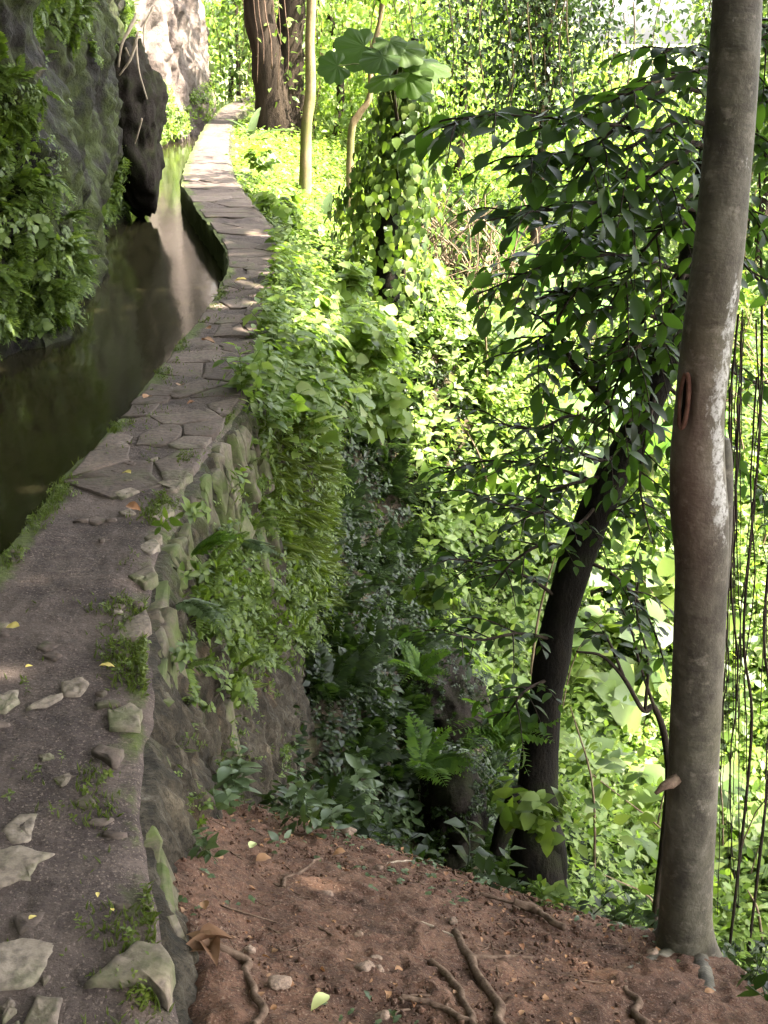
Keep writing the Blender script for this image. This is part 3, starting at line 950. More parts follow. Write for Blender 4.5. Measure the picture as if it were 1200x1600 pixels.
# ------------------------------------------------------------------ growth on the wall and down the slope
RTG, RTN = WG[:, rt], WN[:, rt]
if RTN[..., 0].mean() < 0: RTN = -RTN
yy_, zz_ = RTG[..., 1], RTG[..., 2]
lim = np.interp(yy_, [2.6, 3.2, 4.0, 5.0, 6.0], [-.25, -.35, -.75, -1.3, -2])      # bare earth below this line near the camera
ww = ss(-.1, .1, zz_ - lim) * ss(2.4, 3.6, yy_) * (yy_ < 13) * ss(-.35, .2, fbm(RTG * 2.2, 3, 101) + .12 * (yy_ - 3.6))
ww = ww * np.where(zz_ > -.22, ss(4.6, 6.0, yy_), 1)
mb = GNB()
p, nr = grid_pick(RTG, RTN, 6500, ww)
scatter(mb, HERB_FINE + HERB_SMALL, p, nr, .06, .17, .3, .4)
p, nr = grid_pick(RTG, RTN, 420, ww)
fern_scatter(mb, p, nr, .08, .2, 4, lift=.1)
wn_ = (yy_ > 2.2) * (yy_ < 4.6) * (zz_ < -.1) * ss(.05, .35, fbm(RTG * 4.5, 3, 121))
p, nr = grid_pick(RTG, RTN, 420, wn_)
scatter(mb, HERB_FINE + HERB_SMALL, p, nr, .02, .07, .3, .4)
p, nr = grid_pick(RTG, RTN, 900, wn_)
scatter(mb, GRASS, p, nr, .012, .04, .0, .5)
tag(mb.build('wall_undergrowth', M_HERB), 'dense small leaved herbs hanging over the outer face of the wall', 'undergrowth', kind='stuff')
mb = GNB()
wg = ww * ss(-.1, .25, fbm(RTG * 1.4, 2, 111)) * ss(3.4, 4.4, yy_)
p, nr = grid_pick(RTG, RTN, 2600, wg)
Rv = unit(nr + np.array((.3, .0, -.5)) + RNG.normal(0, .25, p.shape))
Rm = frames(rand_dirs(len(p)), Rv); Rm = np.stack([Rm[..., 0], np.cross(Rv, unit(np.cross(Rm[..., 1], Rv))), Rv], -1)
Rm[..., 0] = np.cross(Rm[..., 1], Rm[..., 2])
for k in range(4): mb.inst(GRASS[k], p[k::4], Rm[k::4], RNG.uniform(.06, .18, len(p[k::4])))
tag(mb.build('drooping_grass', M_MOSSGRASS), 'yellow green drooping grass tufts on the wall face', 'grass', kind='stuff')

def ground_pick(n, x0, x1, y0, y1, f=None, rng=RNG):
    xs, ys = rng.uniform(x0, x1, n), rng.uniform(y0, y1, n)
    if f is not None:
        k = rng.uniform(0, 1, n) < f(xs, ys); xs, ys = xs[k], ys[k]
    zs = ground_z(xs, ys)
    e = .05
    nx = -(ground_z(xs + e, ys) - zs) / e; ny = -(ground_z(xs, ys + e) - zs) / e
    return np.stack([xs, ys, zs + (1 - ss(9, 3, np.hypot(xs, ys - 2))) * .0], -1), unit(np.stack([nx, ny, np.ones_like(nx)], -1))

# bright young growth along the path edge
mb = GNB()
n = 5200
y_ = RNG.choice(np.linspace(5.0, 24, 400), n, p=(lambda w: w / w.sum())(np.interp(np.linspace(5.0, 24, 400), [5, 6.5, 12, 24], [.25, 1, 1.2, 1.1])))
s_ = RNG.beta(1.2, 1.8, n) * np.interp(y_, [5, 7, 10, 24], [.4, .7, 1.2, 1.4]) - .04
p = np.stack([xr(y_) + s_, y_, np.where(y_ < 9.5, np.minimum(0, -.05 - .9 * s_), np.maximum(ground_z(xr(y_) + s_, y_), -.6 - .3 * s_))], -1)
scatter(mb, HERBS + HERB_FINE + HERB_WIDE[:2], p, np.tile((.5, -.1, .8), (n, 1)), .12, .34, .6, .3)
p, nr = ground_pick(5200, -3.2, 1.4, 11, 26, lambda x, y: (x > xr(y) + .15) * (x < xr(y) + 3.4) * 1.0)
scatter(mb, HERBS + HERB_FINE, p, nr, .15, .42, .6, .3)
tag(mb.build('path_edge_undergrowth', M_BRIGHT), 'bright young green herbs spilling along the edge of the path', 'undergrowth', kind='stuff')

# the steep slope and the gorge floor
def gorge_shrubs():
    mb = GNB()
    p, nr = ground_pick(620, .6, 11, 6.5, 27, lambda x, y: (x > xr(y) + 1.4) * (x < .8 + .4 * y) * (.25 + .75 * ss(-.1, .3, fbm(np.stack([x * .5, y * .5, 0 * x], -1), 2, 6))))
    scatter(mb, BUSHES, p, nr, .35, 1.15, .8, .3)
    p, nr = ground_pick(2600, .6, 11, 6.5, 27, lambda x, y: (x > xr(y) + 1.4) * (x < .8 + .4 * y) * ss(-.05, .25, fbm(np.stack([x * .7, y * .7, 0 * x], -1), 2, 9)))
    scatter(mb, HERBS, p, nr, .3, .75, .7, .35)
    p, nr = ground_pick(700, .8, 10, 7, 22, lambda x, y: (x > xr(y) + 1.4) * (x < .8 + .4 * y) * 1.0)
    scatter(mb, HERB_WIDE, p, nr, .4, .95, .7, .4)
    tag(mb.build('gorge_shrubs', M_FOREST), 'darker scrubby bushes standing among the low plants of the gorge', 'scrub', kind='stuff')
crest = lambda x: np.interp(x, [-.7, -.1, .42, .84, .9, 3], [3.05, 2.8, 2.5, 2.36, 1.0, 0])
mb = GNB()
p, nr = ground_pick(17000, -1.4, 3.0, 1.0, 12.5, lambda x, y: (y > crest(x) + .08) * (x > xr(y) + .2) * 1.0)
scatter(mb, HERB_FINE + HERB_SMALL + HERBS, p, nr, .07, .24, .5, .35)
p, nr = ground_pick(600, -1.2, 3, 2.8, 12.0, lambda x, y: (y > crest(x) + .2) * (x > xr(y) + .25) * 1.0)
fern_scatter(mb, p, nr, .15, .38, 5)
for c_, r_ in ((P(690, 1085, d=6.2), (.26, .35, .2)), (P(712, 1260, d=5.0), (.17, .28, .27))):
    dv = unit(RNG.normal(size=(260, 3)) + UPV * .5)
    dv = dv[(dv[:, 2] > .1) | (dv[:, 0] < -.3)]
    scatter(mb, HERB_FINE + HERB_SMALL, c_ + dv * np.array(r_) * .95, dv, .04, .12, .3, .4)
tag(mb.build('slope_undergrowth', M_IVY), 'undergrowth with shade darkened leaves covering the steep slope below the earth shelf', 'undergrowth', kind='stuff')
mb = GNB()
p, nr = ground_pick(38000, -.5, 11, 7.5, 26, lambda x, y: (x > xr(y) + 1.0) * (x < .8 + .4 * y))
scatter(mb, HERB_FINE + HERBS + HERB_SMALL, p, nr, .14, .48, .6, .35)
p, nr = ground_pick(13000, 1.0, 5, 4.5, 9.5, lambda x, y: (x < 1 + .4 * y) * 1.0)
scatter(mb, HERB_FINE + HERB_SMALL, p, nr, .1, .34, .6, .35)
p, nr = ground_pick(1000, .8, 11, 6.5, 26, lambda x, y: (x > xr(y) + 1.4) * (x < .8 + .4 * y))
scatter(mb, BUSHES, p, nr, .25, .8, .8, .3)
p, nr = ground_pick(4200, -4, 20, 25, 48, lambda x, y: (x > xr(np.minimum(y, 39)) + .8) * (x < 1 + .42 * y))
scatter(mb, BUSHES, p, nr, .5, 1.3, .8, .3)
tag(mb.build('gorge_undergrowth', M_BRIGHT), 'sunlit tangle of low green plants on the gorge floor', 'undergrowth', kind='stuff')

gorge_shrubs()
mb = MB()
p, nr = ground_pick(260, .8, 9, 6, 20, lambda x, y: (x > xr(y) + 1.3) * (x < .8 + .4 * y) * 1.0)
for k, q_ in enumerate(p):
    h_ = RNG.uniform(.5, 1.6); dv = RNG.normal(0, .4, 2)
    mb.add(*tube(spline([q_, q_ + np.array((dv[0] * .4, dv[1] * .4, h_ * .6)), q_ + np.array((dv[0] * h_, dv[1] * h_, h_))], 8), np.linspace(.012, .004, 8) * RNG.uniform(.6, 1.4), 4, 0, cap=False))
tag(mb.build('dry_stems', M_DEADVINE), 'scattered dry brown stems poking out of the gorge plants', 'stems', kind='stuff')
# ------------------------------------------------------------------ trees
def leaf_cloud(mb, proto, c, rad, n, s0, s1, droop=-.25, shell=.0, rng=RNG, clump=0):
    c = np.asarray(c, float); rad = np.asarray(rad, float)
    if clump:
        cc = unit(rng.normal(size=(clump, 3))) * rng.uniform(.25, 1, (clump, 1)) ** .5
        p = cc[rng.integers(0, clump, n)] + rng.normal(0, .17, (n, 3))
    else:
        p = unit(rng.normal(size=(n, 3))) * rng.uniform(shell, 1, (n, 1)) ** (1 / 3)
    p = c + p * rad
    d = rand_dirs(n, droop, rng)
    up = unit(UPV + rng.normal(0, .55, (n, 3)))
    mb.inst(proto, p, frames(d, up), rng.uniform(s0, s1, n))

def tree(name, label, pts, rads, blobs, bark, leafm, cat_='tree', sides=9, limbs=(), group=None, proto=LF2, rough=.12, clump=26):
    pts = np.asarray(pts, float)
    root = empty(name, pts[0], label, cat_, group)
    sp = spline(pts, 26)
    rr = np.interp(np.linspace(0, 1, 26), np.linspace(0, 1, len(rads)), rads)
    mb = MB(); mb.add(*tube(sp, rr, sides, rough, len(label)))
    mb.build('trunk', bark, root, pts[0], True)
    for lp, r0, r1 in limbs:
        mb = MB(); s2 = spline(lp, 14); mb.add(*tube(s2, np.linspace(r0, r1, 14), 6, .1, 3))
        mb.build('limb', bark, root, pts[0], True)
    if blobs:
        mb = MB()
        for c, rad, n, s0, s1 in blobs: leaf_cloud(mb, proto, c, rad, n, s0, s1, clump=clump)
        mb.build('crown', leafm, root, pts[0])
    return root

# -- the near smooth-barked tree
t = NT('smooth_bark')
n1 = t.noise(1.0, 6, t.stretch(t.pos(), 16, 16, 9), .62)
n2 = t.noise(1.0, 5, t.stretch(t.pos(), 60, 60, 160), .6)
n3 = t.noise(110, 3)
col = t.ramp(n1, [(.34, (.03, .026, .019)), (.5, (.066, .058, .043)), (.66, (.12, .108, .083))])
col = t.mix(t.ramp(n2, [(.5, 0.0), (.8, .5)]), col, (.06, .043, .034))
col = t.mix(t.ramp(t.noise(2.4, 5, rough=.65), [(.48, 0.0), (.66, .65)]), col, (.075, .07, .038))
col = t.mix(t.ramp(t.noise(30, 5, rough=.7), [(.56, 0.0), (.68, .55)]), col, (.2, .175, .14))
col = t.mix(t.ramp(t.noise(1.0, 5, t.stretch(t.pos(), 9, 9, 26), .7), [(.52, 0.0), (.66, .55)]), col, (.028, .022, .017))
wa = t.n('ShaderNodeAttribute', attribute_name='lichen').outputs['Fac']
lk = t.ramp(t.math('ADD', t.math('MULTIPLY', t.noise(1.0, 5, t.stretch(t.pos(), 34, 34, 20), .75), 1.3), t.math('MULTIPLY', wa, .42)), [(.86, 0.0), (1.02, 1.0)])
lk = t.math('MULTIPLY', lk, t.ramp(t.noise(85, 4, rough=.7), [(.38, .15), (.52, 1.0)]))
col = t.mix(t.math('MULTIPLY', lk, .85), col, (.36, .35, .33))
ra = t.n('ShaderNodeAttribute', attribute_name='redness').outputs['Fac']
col = t.mix(t.math('MULTIPLY', ra, .45), col, (.12, .06, .046))
M_SMOOTH = t.done(t.bsdf(col, .75, .3, t.bump(t.math('ADD', n1, t.math('MULTIPLY', t.math('ADD', n2, n3), .4)), .45, .008)).outputs[0])
tp_px = [(1066, 1540, 96), (1069, 1490, 88), (1070, 1430, 80), (1078, 1300, 78), (1088, 1100, 78), (1096, 900, 80), (1093, 800, 90), (1090, 720, 84), (1093, 640, 76), (1104, 540, 78), (1122, 400, 78), (1136, 250, 76), (1146, 110, 78), (1152, 0, 76), (1158, -120, 74)]
D0 = 2.3
tpts, trad = [], []
for px, py, w in tp_px:
    q_ = P(px, py, d=D0)
    zc = q_[1] * math.cos(PITCH) + (EYE - q_[2]) * math.sin(PITCH)
    tpts.append(q_); trad.append(w / 2 / FPX * zc)
tpts = np.array(tpts)
NT_, NS_ = 150, 40
sp = spline(tpts, NT_)
rr = np.interp(np.linspace(0, 1, NT_), np.linspace(0, 1, len(trad)), trad)
up_ext = np.array([sp[-1] + (sp[-1] - sp[-5]) / np.linalg.norm(sp[-1] - sp[-5]) * k * .3 + np.array((.02, .03, 0)) * k * k * .12 for k in range(1, 22)])
sp = np.concatenate([sp, up_ext]); rr = np.concatenate([rr, np.linspace(rr[-1], .035, 21)])
a = np.arange(NS_) * 2 * math.pi / NS_
Vt = np.zeros((len(sp), NS_, 3)); li = np.zeros((len(sp), NS_)); rd = np.zeros((len(sp), NS_))
for i, (c, r_) in enumerate(zip(sp, rr)):
    ring = np.stack([np.cos(a), np.sin(a), 0 * a], -1)
    k = np.ones(NS_)
    ro = 1 + .03 * fbm(np.stack([np.cos(a) * 1.2, np.sin(a) * 1.2, np.full(NS_, c[2] * 2.2)], -1), 3, 7)
    flare = .75 * math.exp(-max(0, c[2] - sp[0][2] - .03) / .06) * (1 + .8 * np.cos(3 * a + .5) + .4 * np.cos(5 * a + 2))
    knot = .16 * math.exp(-((c[2] - P(1150, 80, d=D0)[2]) / .035) ** 2) * np.exp(-((a - 4.9) / .5) ** 2)
    scar = -.32 * math.exp(-((c[2] - P(1066, 620, d=D0)[2]) / .06) ** 4) * np.exp(-((np.angle(np.exp(1j * (a - 3.95)))) / .16) ** 2) \
           + .09 * math.exp(-((c[2] - P(1066, 620, d=D0)[2]) / .075) ** 4) * np.exp(-((np.angle(np.exp(1j * (a - 3.95)))) / .42) ** 2)
    Vt[i] = c + ring * (r_ * (ro + flare + knot + scar))[:, None]
    zl0, zl1 = P(1120, 840, d=D0)[2], P(1130, 480, d=D0)[2]
    li[i] = np.exp(-((np.angle(np.exp(1j * (a - 5.35)))) / .42) ** 2) * ss(zl0 - .08, zl0 + .1, c[2]) * ss(zl1 + .2, zl1 - .1, c[2])
    zr = P(1080, 720, d=D0)[2]
    rd[i] = np.exp(-((np.angle(np.exp(1j * (a - 4.1)))) / .9) ** 2) * math.exp(-((c[2] - zr) / .3) ** 2)
i_, j_ = np.meshgrid(np.arange(len(sp) - 1), np.arange(NS_), indexing='ij')
Fq = np.stack([i_ * NS_ + j_, i_ * NS_ + (j_ + 1) % NS_, (i_ + 1) * NS_ + (j_ + 1) % NS_, (i_ + 1) * NS_ + j_], -1).reshape(-1, 4)
base = tpts[0]
tall = empty('tall_tree', base, 'tall straight smooth brown trunk with white lichen patches at the edge of the earth shelf', 'tree')
me = mesh_np('trunk', Vt.reshape(-1, 3) - base, Fq, True)
for nm, arr in (('lichen', li), ('redness', rd)):
    at = me.attributes.new(nm, 'FLOAT', 'POINT'); at.data.foreach_set('value', arr.astype(np.float32).ravel())
link('trunk', me, M_SMOOTH, tall)
zs = P(1064, 620, d=D0)[2]
def on_trunk(ang, z, out):
    i = int(np.argmin(np.abs(sp[:150, 2] - z)))
    return sp[i] * np.array((1, 1, 0)) + np.array((0, 0, z)) + np.array((math.cos(ang), math.sin(ang), 0)) * (rr[i] * (1.0 + out))
ea = np.linspace(0, 2 * math.pi, 25)[:-1]
A0 = 3.75
ring = np.array([on_trunk(A0 + .20 * math.sin(e_), zs + .058 * math.cos(e_), .0) for e_ in ea])
mb = MB(); mb.add(*tube(np.concatenate([ring, ring[:1]]), .0055, 7, .15, 2, cap=False)); t2 = NT('red_scar_bark')
M_SCAR = t2.done(t2.bsdf(t2.ramp(t2.noise(60, 4), [(.3, (.07, .03, .022)), (.7, (.15, .075, .055))]), .85, .1).outputs[0])
mb.build('scar_rim', M_SCAR, tall, base, True)
inner = np.array([on_trunk(A0 + .16 * math.sin(e_), zs + .052 * math.cos(e_), .03) for e_ in ea])  # near-black lens proud of the bark stands in for the slit's shade
t2 = NT('scar_shade'); M_SCARSHADE = t2.done(t2.bsdf((.006, .004, .003), .95, .02).outputs[0])
mb = MB(); mb.add(np.concatenate([inner, [on_trunk(A0, zs, .02)]]), np.array([(k, (k + 1) % 24, 24) for k in range(24)])); mb.build('scar_shade_lens', M_SCARSHADE, tall, base)
# stub of a second stem fused to the trunk
mb = MB()
b0, b1 = P(1117, 1000, d=D0 + .015), P(1131, 686, d=D0 + .02)
spt = spline([b0, P(1121, 900, d=D0 + .02), P(1127, 780, d=D0 + .02), b1], 14)
mb.add(*tube(spt, np.array([.012, .016, .02, .024, .026, .027, .027, .027, .026, .025, .024, .022, .019, .012]), 14, .06, 5))
mb.build('stem_stub', M_SMOOTH, tall, base, True)
mb = MB(); mb.add(*tube(spline([P(1066, 1212, d=D0 - .02), P(1050, 1222, d=D0 - .05), P(1036, 1230, d=D0 - .07), P(1024, 1240, d=D0 - .08)], 9), np.array([.016, .014, .0125, .013, .011, .0105, .0095, .007, .004]), 7, .5))
mb.build('branch_stub', M_ROOT, tall, base)
def root_on_ground(pix, r0, r1, lift=.3, n=26, sides=8, wob=.0, zoff=0.0):
    w = []
    for px, py in pix:
        lo, hi = .8, 6.0
        for d in np.linspace(.9, 6, 900):
            q_ = P(px, py, d=d)
            if q_[2] <= ground_z(q_[0], q_[1]): break
        w.append(q_)
    s_ = spline(w, n)
    s_[:, 0] += wob * fbm(np.stack([np.arange(n) * .11, np.zeros(n), np.zeros(n)], -1), 2, int(pix[0][0]))
    rad = np.linspace(r0, r1, n) * (1 + .22 * fbm(np.stack([np.arange(n) * .16, np.ones(n), np.zeros(n)], -1), 2, 5))
    s_[:, 2] = ground_z(s_[:, 0], s_[:, 1]) + rad * lift + zoff
    return s_, rad
for pix, r0, r1 in (([(1085, 1480), (1098, 1520), (1110, 1560), (1130, 1610)], .03, .016), ([(1050, 1490), (1020, 1500), (980, 1515)], .022, .006)):
    s_, rad = root_on_ground(pix, r0, r1, -.25)
    mb = MB(); mb.add(*tube(s_, rad, 8, .15)); mb.build('root', M_SMOOTH, tall, base, True)
# its crown, high above the path
topz = sp[-1]
mb = MB()
def canopy(mb, x0, x1, y0, y1, z0, z1, n, seed, s0=.2, s1=.34):
    rng = np.random.default_rng(seed)
    p = np.stack([rng.uniform(x0, x1, n), rng.uniform(y0, y1, n), rng.uniform(z0, z1, n)], -1)
    p[:, 2] += .5 * fbm(p * .5, 2, seed)
    mb.inst(LF2, p, frames(rand_dirs(len(p), -.25, rng), unit(UPV + rng.normal(0, .5, (len(p), 3)))), rng.uniform(s0, s1, len(p)))
canopy(mb, .0, 10.6, -3.0, 5.2, 7.0, 8.8, 33000, 301)
mb.build('crown', M_FOREST, tall, base)
for k, c in enumerate(((1.6, 3.2, 8.4), (3.4, 3.0, 8.2), (2.8, 5.2, 8.6), (4.6, 2.0, 8.0))):
    mb = MB(); s2 = spline([sp[-1 - k], (sp[-1] + np.array(c)) / 2 + np.array((0, 0, .3)), c], 10)
    mb.add(*tube(s2, np.linspace(.04, .012, 10), 6)); mb.build('limb', M_SMOOTH, tall, base, True)

# -- the dark leaning tree with the leafy sprays
lpx = [(842, 1345, 4.9, .20), (838, 1280, 4.95, .15), (845, 1180, 5.0, .125), (858, 1060, 5.0, .115), (880, 940, 5.0, .11), (918, 830, 5.0, .105), (955, 750, 5.0, .1), (995, 670, 5.0, .095), (1035, 570, 5.0, .085), (1070, 450, 5.0, .075), (1100, 300, 5.0, .068), (1130, 120, 5.0, .06), (1160, -80, 5.0, .055)]
lp = np.array([P(a, b, d=c) for a, b, c, r_ in lpx])
lp = np.concatenate([[lp[0] - np.array((0, 0, .5))], lp, [lp[-1] + np.array((.35, .1, 1.2)), lp[-1] + np.array((.9, .3, 2.6))]])
lr = [.17] + [q_[3] * .78 for q_ in lpx] + [.04, .03]
LB = lp[0]
lean = empty('leaning_tree', LB, 'dark leaning tree with mossy trunk and drooping glossy leaves rooted below the shelf', 'tree')
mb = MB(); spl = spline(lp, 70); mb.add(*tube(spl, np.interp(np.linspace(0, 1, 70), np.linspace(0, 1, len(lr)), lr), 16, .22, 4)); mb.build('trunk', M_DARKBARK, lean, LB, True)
for pix, r0 in (([(815, 1240), (790, 1290), (775, 1330)], .07), ([(850, 1290), (872, 1330), (878, 1370)], .06)):
    mb = MB(); mb.add(*tube(spline([P(a, b, d=4.85) for a, b in pix], 10), np.linspace(r0, r0 * .5, 10), 8, .2)); mb.build('buttress', M_DARKBARK, lean, LB, True)

LEAF_ME = []
for k in range(4):
    pv, pf = leaf_proto((.26, .23, .29, .25)[k], 5, (.2, .3, .12, .25)[k], (.2, .4, .12, .3)[k], peak=.45)
    LEAF_ME.append(mesh_np('leaf', pv, pf, True)); LEAF_ME[-1].materials.append(M_DARKLEAF)
# single-leaf mesh: per-object shade comes from a twin material driven by the object's own random number
def leaf_obj_mat():
    t = NT('single_glossy_leaf')
    rnd = t.n('ShaderNodeObjectInfo').outputs['Random']
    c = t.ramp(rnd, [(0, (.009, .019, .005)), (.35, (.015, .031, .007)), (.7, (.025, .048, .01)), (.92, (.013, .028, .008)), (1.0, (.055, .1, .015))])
    b = t.bsdf(c, .4, .22)
    tr = t.n('ShaderNodeBsdfTranslucent')
    t.l(t.mix(1.0, c, (3.2, 3.5, 1.2), 'MULTIPLY'), tr.inputs['Color'])
    mx = t.n('ShaderNodeMixShader'); mx.inputs[0].default_value = .5
    t.l(b.outputs[0], mx.inputs[1]); t.l(tr.outputs[0], mx.inputs[2])
    return t.done(mx.outputs[0])
M_SINGLELEAF = leaf_obj_mat()
for m_ in LEAF_ME: m_.materials[0] = M_SINGLELEAF
NLEAF = [0]
def place_leaf(parent, pos, R, s, origin):
    o = bpy.data.objects.new('leaf', LEAF_ME[NLEAF[0] % 4]); NLEAF[0] += 1
    COL.objects.link(o)
    o.parent = parent
    M = Matrix(R.tolist()).to_4x4() @ Matrix.Scale(float(s), 4)
    M.translation = Vector((pos - origin).tolist())
    o.matrix_local = M
    return o

def spray(pts, r0, nsub, sublen, leaf_len, rng, gap=.055, leafstart=.25):
    """A drooping leafy branch: returns tubes and leaf placements."""
    main = spline(pts, 22)
    tubes = [tube(main, np.linspace(r0, r0 * .3, 22), 5, .1)]
    leaves = []
    axes = [(main, leafstart)]
    for k in range(nsub):
        u = .2 + .75 * (k + rng.uniform(.1, .9)) / nsub
        i = int(u * 21)
        p0 = main[i]; t_ = unit(main[min(21, i + 1)] - main[i - 1])
        side = unit(np.cross(t_, UPV)) * (1 if k % 2 else -1)
        ln = sublen * rng.uniform(.6, 1.15) * (1.15 - .55 * u)
        d = unit(t_ * .75 + side * rng.uniform(.5, 1.0) + UPV * rng.uniform(-.15, .25))
        sp2 = spline([p0, p0 + d * ln * .5, p0 + d * ln + UPV * (-.22 * ln)], 10)
        tubes.append(tube(sp2, np.linspace(r0 * .4, r0 * .15, 10), 4, 0, cap=False))
        axes.append((sp2, .15))
    for ax, st in axes:
        seg = np.linalg.norm(np.diff(ax, axis=0), axis=1).sum()
        n = max(3, int(seg * (1 - st) / gap))
        for k in range(n + 1):
            u = st + (1 - st) * k / n
            f = u * (len(ax) - 1); i = min(len(ax) - 2, int(f))
            p = ax[i] + (ax[i + 1] - ax[i]) * (f - i)
            t_ = unit(ax[i + 1] - ax[i])
            side = unit(np.cross(t_, UPV)) * (1 if k % 2 else -1)
            d = unit(t_ * rng.uniform(.35, .9) + side * (.9 if k < n else .1) + UPV * rng.uniform(-.5, .2))
            up = unit(UPV + side * rng.uniform(-.3, .3) + rng.normal(0, .35, 3))
            leaves.append((p, frames(d[None], up)[0], leaf_len * rng.uniform(.5, 1.2)))
    return tubes, leaves

rs = np.random.default_rng(21)
sprays = [  # pixel path with distance, as the branches reach out from the trunk
    ([(1110, 230, 4.9), (1010, 205, 4.4), (880, 185, 4.1), (760, 180, 3.9), (690, 200, 3.8)], 7, .42, .115, True),
    ([(1095, 330, 4.9), (1000, 310, 4.5), (880, 325, 4.3), (760, 345, 4.2)], 6, .36, .11, True),
    ([(1075, 430, 4.95), (980, 400, 4.6), (870, 410, 4.4), (745, 460, 4.3)], 7, .36, .11, True),
    ([(1150, 90, 4.8), (1090, 110, 4.3), (1010, 135, 4.1), (940, 165, 4.0)], 4, .28, .105, True),
    ([(1060, 510, 5.0), (960, 480, 4.8), (860, 520, 4.7), (800, 560, 4.6)], 6, .4, .1, False),
    ([(1125, 150, 4.9), (1040, 140, 4.6), (950, 210, 4.3), (900, 280, 4.2)], 7, .4, .105, False),
    ([(1000, 670, 5.0), (930, 610, 4.8), (892, 560, 4.7), (872, 500, 4.6), (880, 440, 4.6)], 4, .3, .085, False),
    ([(985, 690, 5.0), (900, 650, 4.9), (840, 670, 4.8), (770, 660, 4.7)], 4, .35, .08, False),
    ([(1085, 380, 5.0), (1030, 470, 4.9), (960, 560, 4.8), (930, 640, 4.8)], 6, .35, .09, False),
    ([(1125, 160, 5.0), (1180, 220, 5.0), (1230, 300, 4.9)], 5, .4, .1, False),
    ([(1095, 330, 5.0), (1170, 420, 5.2), (1240, 500, 5.2)], 6, .4, .1, False),
    ([(1060, 500, 5.0), (1160, 590, 5.3), (1260, 600, 5.4)], 6, .4, .1, False),
    ([(1150, 20, 5.0), (1190, 60, 4.9), (1240, 140, 4.8)], 5, .35, .1, False),
    ([(960, 740, 5.0), (880, 760, 4.9), (800, 790, 4.8), (740, 770, 4.7)], 5, .35, .085, False),
    ([(900, 860, 5.0), (850, 850, 4.8), (800, 880, 4.7), (770, 920, 4.6)], 4, .3, .085, False),
    ([(1030, 590, 5.0), (1010, 680, 4.8), (1000, 760, 4.7), (1020, 850, 4.6)], 6, .35, .085, False),
    ([(1110, 250, 5.0), (1020, 260, 5.3), (930, 280, 5.4), (840, 300, 5.5)], 7, .4, .1, False),
    ([(1120, 200, 4.9), (1060, 190, 4.6), (960, 240, 4.4), (860, 240, 4.3), (800, 260, 4.2)], 7, .4, .105, False),
    ([(1090, 350, 4.9), (1000, 340, 4.7), (930, 370, 4.6), (850, 350, 4.5)], 7, .4, .1, False),
    ([(1050, 540, 5.0), (990, 540, 4.8), (920, 570, 4.7)], 6, .38, .095, False),
    ([(1030, 590, 5.1), (1090, 650, 5.2), (1180, 760, 5.2), (1230, 860, 5.2)], 7, .4, .095, False),
    ([(1110, 260, 5.1), (1160, 320, 5.1), (1210, 380, 5.2)], 6, .4, .1, False),
    ([(1140, 60, 5.0), (1185, 130, 5.0), (1220, 220, 5.0)], 6, .4, .1, False),
    ([(980, 700, 5.0), (940, 720, 4.9), (880, 700, 4.8), (830, 720, 4.7)], 5, .35, .085, False),
    ([(940, 780, 5.0), (900, 820, 4.8), (850, 800, 4.7), (800, 820, 4.6)], 5, .35, .085, False),
    ([(930, 800, 5.0), (980, 800, 4.9), (1040, 830, 4.9)], 5, .35, .085, False),
    ([(1090, 340, 5.0), (1000, 360, 5.2), (900, 380, 5.3), (830, 440, 5.3)], 7, .4, .1, False),
    ([(1070, 450, 5.0), (1010, 440, 4.7), (930, 450, 4.6), (830, 470, 4.5)], 7, .4, .1, False),
    ([(1080, 400, 4.9), (1050, 480, 4.7), (1020, 560, 4.6), (1000, 640, 4.6)], 8, .36, .1, False),
    ([(1060, 500, 4.9), (1000, 540, 4.6), (960, 610, 4.5), (950, 690, 4.5)], 8, .36, .095, False),
    ([(1100, 280, 4.9), (1060, 330, 4.6), (1000, 400, 4.5), (950, 480, 4.4)], 8, .38, .1, False),
    ([(1115, 210, 4.9), (1070, 240, 4.6), (1000, 290, 4.4), (960, 340, 4.3)], 8, .38, .1, False),
    ([(1140, 120, 4.9), (1100, 90, 4.6), (1060, 75, 4.4), (1020, 90, 4.3)], 3, .22, .1, False),
    ([(1150, 40, 5.0), (1175, 30, 4.7), (1215, 60, 4.5)], 4, .3, .1, False),
    ([(880, 940, 5.0), (820, 900, 4.9), (750, 880, 4.9), (690, 870, 4.9)], 6, .36, .085, False),
    ([(870, 1000, 5.0), (810, 990, 4.8), (750, 1000, 4.7), (700, 990, 4.6)], 5, .34, .085, False),
    ([(950, 760, 5.0), (860, 730, 5.1), (760, 720, 5.2), (690, 740, 5.2)], 6, .36, .085, False),
    ([(860, 1060, 5.0), (820, 1080, 4.7), (790, 1120, 4.6)], 4, .3, .09, False),
    ([(900, 870, 5.0), (960, 900, 4.9), (1010, 960, 4.8), (1040, 1040, 4.8)], 5, .3, .08, False),
]
crownL = MB()
nobj = 0
for k, (pix, nsub, sublen, ll, single) in enumerate(sprays):
    pts = [P(a, b, d=c) for a, b, c in pix]
    tubes, leaves = spray(pts, .011 if k != 6 else .02, nsub + 2, sublen * 1.1, ll * .9, rs, .038)
    mb = MB()
    for tb in tubes: mb.add(*tb)
    br = mb.build('branch', M_TWIG, lean, LB, True)
    for p, R, s in leaves:
        if single and nobj < 300:
            place_leaf(br, p, R, s, LB); nobj += 1
        else:
            crownL.inst(LF4, p[None], R[None], s)
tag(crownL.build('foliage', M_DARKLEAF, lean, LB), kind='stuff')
mb = MB()
canopy(mb, .6, 4.4, 4.6, 5.7, 5.6, 6.8, 2400, 311)
canopy(mb, 4.9, 9.0, 4.6, 8.4, 6.4, 7.8, 9500, 312)
